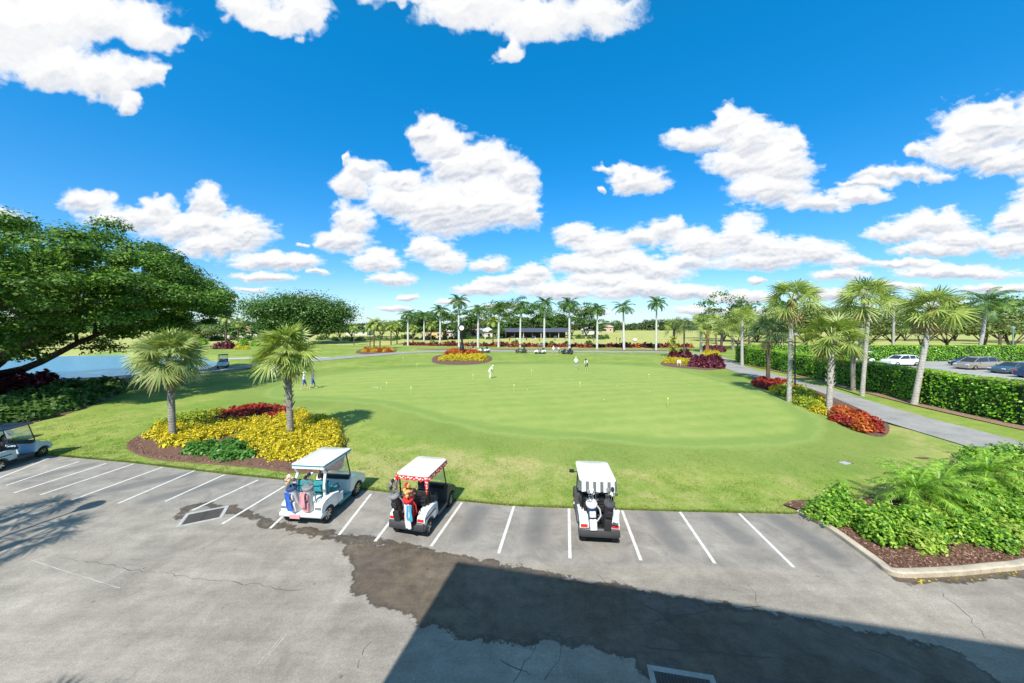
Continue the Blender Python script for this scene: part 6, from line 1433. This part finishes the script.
bend = dict(pelvis=(0, -.10, .90), waist=(0, -.04, 1.05), chest=(0, .10, 1.21), neckb=(0, .20, 1.31), neck=(0, .25, 1.35), head=(0, .33, 1.41), crown=(0, .38, 1.48), hl=(-.10, -.10, .87), hr=(.10, -.10, .87), kl=(-.13, .03, .48), kr=(.13, .03, .48), al=(-.14, -.02, .09), ar=(.14, -.02, .09), fl=(-.15, .12, .035), fr=(.15, .12, .035),
            sl=(-.17, .19, 1.27), el=(-.16, .26, 1.02), wl=(-.04, .36, .84), tl=(-.02, .38, .78), sr=(.17, .19, 1.27), er=(.16, .26, 1.00), wr=(.04, .36, .80), tr=(.02, .38, .74))
walk = dict(kl=(-.10, .16, .52), al=(-.10, .22, .10), fl=(-.11, .35, .05), kr=(.10, -.02, .50), ar=(.10, -.28, .14), fr=(.10, -.18, .05), el=(-.25, -.12, 1.14), wl=(-.24, -.18, .92), tl=(-.24, -.17, .83), er=(.25, .05, 1.13), wr=(.23, .22, .95), tr=(.22, .26, .88))
hands_front = dict(el=(-.24, .02, 1.12), wl=(-.08, .22, .98), tl=(-.02, .25, .92), er=(.24, .02, 1.12), wr=(.08, .22, .96), tr=(.03, .25, .90))
person('player in cream clothes and white cap bent over a putt near the clock bed', gp(490, 380), math.radians(-60), bend, 'cloth_cream', 'cloth_cream', 'cloth_cream', 'white_cloth')
g = gp(490, 380); putter('putter in the hands of the cream clothed player', (g[0] + .33, g[1] + .19, g[2] + .78), (g[0] + .55, g[1] + .22, g[2]))
person('player in white shirt and light grey trousers standing at the far side of the green', gp(576, 370.3), math.radians(170), hands_front, 'white_cloth', 'cloth_greypants', 'cloth_greypants', 'white_cloth')
person('player in white shirt and dark shorts right of the one in grey trousers', gp(586.5, 371), math.radians(150), bend, 'white_cloth', 'cloth_dark', 'skin', 'cloth_dark')
person('walker in white top and royal blue skirt with white visor beside the green fan palm', gp(304, 391.3), math.radians(-70), walk, 'white_cloth', 'cloth_royal', 'skin', 'white_cloth', 'hair_grey', h=1.68)
person('walker in slate shirt and blue shorts just right of the one in the blue skirt', gp(312.5, 391.0), math.radians(-60), walk, 'cloth_slate', 'cloth_royal', 'skin', 'cloth_slate', h=1.78)
person('person in white shirt standing left of the black far buggy', gp(553.5, 354.5), 0, {}, 'white_cloth', 'cloth_greypants', 'cloth_greypants', 'white_cloth', fine=False)
person('person in pale shirt and dark trousers bending over bags beside the black far buggy', gp(559, 354.3), 1.2, bend, 'white_cloth', 'cloth_dark', 'cloth_dark', None, 'hair_brown', fine=False)
for i, (px, top, bot, ps, lab) in enumerate([(509.5, 'red_cloth', 'cloth_dark', {}, 'player in red at the left end of the range tees'), (517, 'white_cloth', 'cloth_dark', bend, 'player in white and black bent over a ball on the range'), (526.5, 'cloth_dark', 'cloth_dark', {}, 'player in black on the range left of the palm over the shelter'),
        (532.5, 'blue_cloth', 'white_cloth', bend, 'player in blue shirt on the range between two royal palms'), (535.6, 'white_cloth', 'cloth_greypants', {}, 'player in white shirt next to the blue shirted one on the range'), (539.5, 'red_cloth', 'cloth_dark', bend, 'player in red shirt bent over on the range behind the white far buggy'), (555, 'cloth_slate', 'cloth_dark', {}, 'player in slate shirt right of the white far buggy on the range'),
        (565.5, 'cloth_dark', 'cloth_greypants', bend, 'player in dark shirt on the range above the black far buggy'), (574, 'cloth_dark', 'cloth_dark', {}, 'dark clothed player at the right end of the range tees'), (593.7, 'cloth_slate', 'cloth_dark', {}, 'lone player left of the palm before the open range'), (616.5, 'cloth_dark', 'red_cloth', {}, 'left one of two players above the red shrubs before the open range'), (619.8, 'cloth_dark', 'cloth_dark', bend, 'right one of two players above the red shrubs before the open range')]):
    g = G(px, 341.8); person(lab, (g.x, g.y, 0), rnd.uniform(0, 6), ps, top, bot, 'cloth_dark' if i % 2 else 'skin', None, 'hair_brown', fine=False)
# practice pins
plain('pin_yellow', (.62, .58, .18), .6); plain('ball_white', (.8, .8, .8), .4)
for px, py, lab in [(386.5, 391, 'small yellow practice pin left of the middle of the green'), (411, 397, 'thin yellow practice pin nearest the low left of the green'), (473, 382, 'thin yellow practice pin left of the cream clothed player'), (514, 394, 'bright yellow practice pin at the middle of the green'),
                    (531.5, 377, 'thin practice pin at the far middle of the green'), (580, 392, 'pale practice pin in front of the two white shirted players'), (649, 382, 'yellow practice pin at the far right of the green'), (668, 410, 'low yellow practice pin at the near right of the green'), (403, 361.5, 'thin yellow pin at the far left rim of the green'), (417, 370, 'thin yellow pin at the far left of the green')]:
    g = gp(px, py); r = thing('practice_pin', lab, 'golf pin', g, 0, 'practice pins on the green'); H = .62; b = MB(); b.tube([(0, 0, -.05), (0, 0, H)], .010, 6); b.build('pole', 'pin_yellow', r); b = MB(); b.box((.0, 0, H + .02), (.11, .02, .11), bev=.005); b.build('number_flag', 'pin_yellow', r)
    b = MB(); b.lathe([(.054, .002), (.054, .006), (.02, .006)], (0, 0, 0), 12); b.build('cup', 'black_plastic', r)
for i in range(16):
    px, py = [(376 + rnd.uniform(-5, 5), 389.5 + rnd.uniform(-.8, .8)), (rnd.uniform(490, 700), rnd.uniform(380, 410))][i > 8]; g = gp(px, py); b = MB(); b.ball((0, 0, .022), .028, 0, 8); o = b.build('golf_ball', 'ball_white', None, True); o.location = g
    tag(o, 'white golf ball lying in the loose cluster at the left of the green' if i <= 8 else 'white golf ball lying alone on the open middle of the green', 'golf ball', 'golf balls clustered at the left of the green' if i <= 8 else 'golf balls scattered over the green')
# small things on the lawn
g = gp(845, 465.5); r = thing('sprinkler_box', 'small pale valve box set in the lawn in front of the kerbed bed', 'valve box', g, .3); b = MB(); b.box((0, 0, .02), (.42, .26, .05), bev=.01); b.build('lid', 'concrete', r); b = MB(); b.box((.25, .02, .012), (.2, .3, .03), bev=.01); b.build('rim', 'mulch', r)
g = gp(923, 460); o = sheet('bare_soil', [(g[0] + .32 * math.cos(a_) * (1 + .3 * math.sin(3 * a_)), g[1] + .12 * math.sin(a_)) for a_ in [k * PI / 8 for k in range(16)]], 0.0, 'mulch'); o.location.z = g[2] + .02
for px, py, lab in [(679, 366.5, 'small white sign before the yellow shrubs of the far right bed'), (702.5, 360, 'small white sign between the purple shrubs and the path')]:
    g = gp(px, py); r = thing('small_sign', lab, 'sign', g); b = MB(); b.box((0, 0, .75), (.55, .04, .42), bev=.01); b.build('panel', 'white_cloth', r); b = MB(); b.box((-.2, 0, .27), (.04, .04, .56)); b.box((.2, 0, .27), (.04, .04, .56)); b.build('legs', 'white_cloth', r)
g = G(635, 341.5); b = MB(); b.ball((0, 0, .6), .75, 0, 12, None, (1.1, 1.1, .8)); o = b.build('range_target', 'ball_white', None, True); o.location = (g.x, g.y, 0); tag(o, 'round white target on the driving range grass between two royal palms', 'target')
g = G(619, 344); 
print('OBJECTS', len(S.objects))
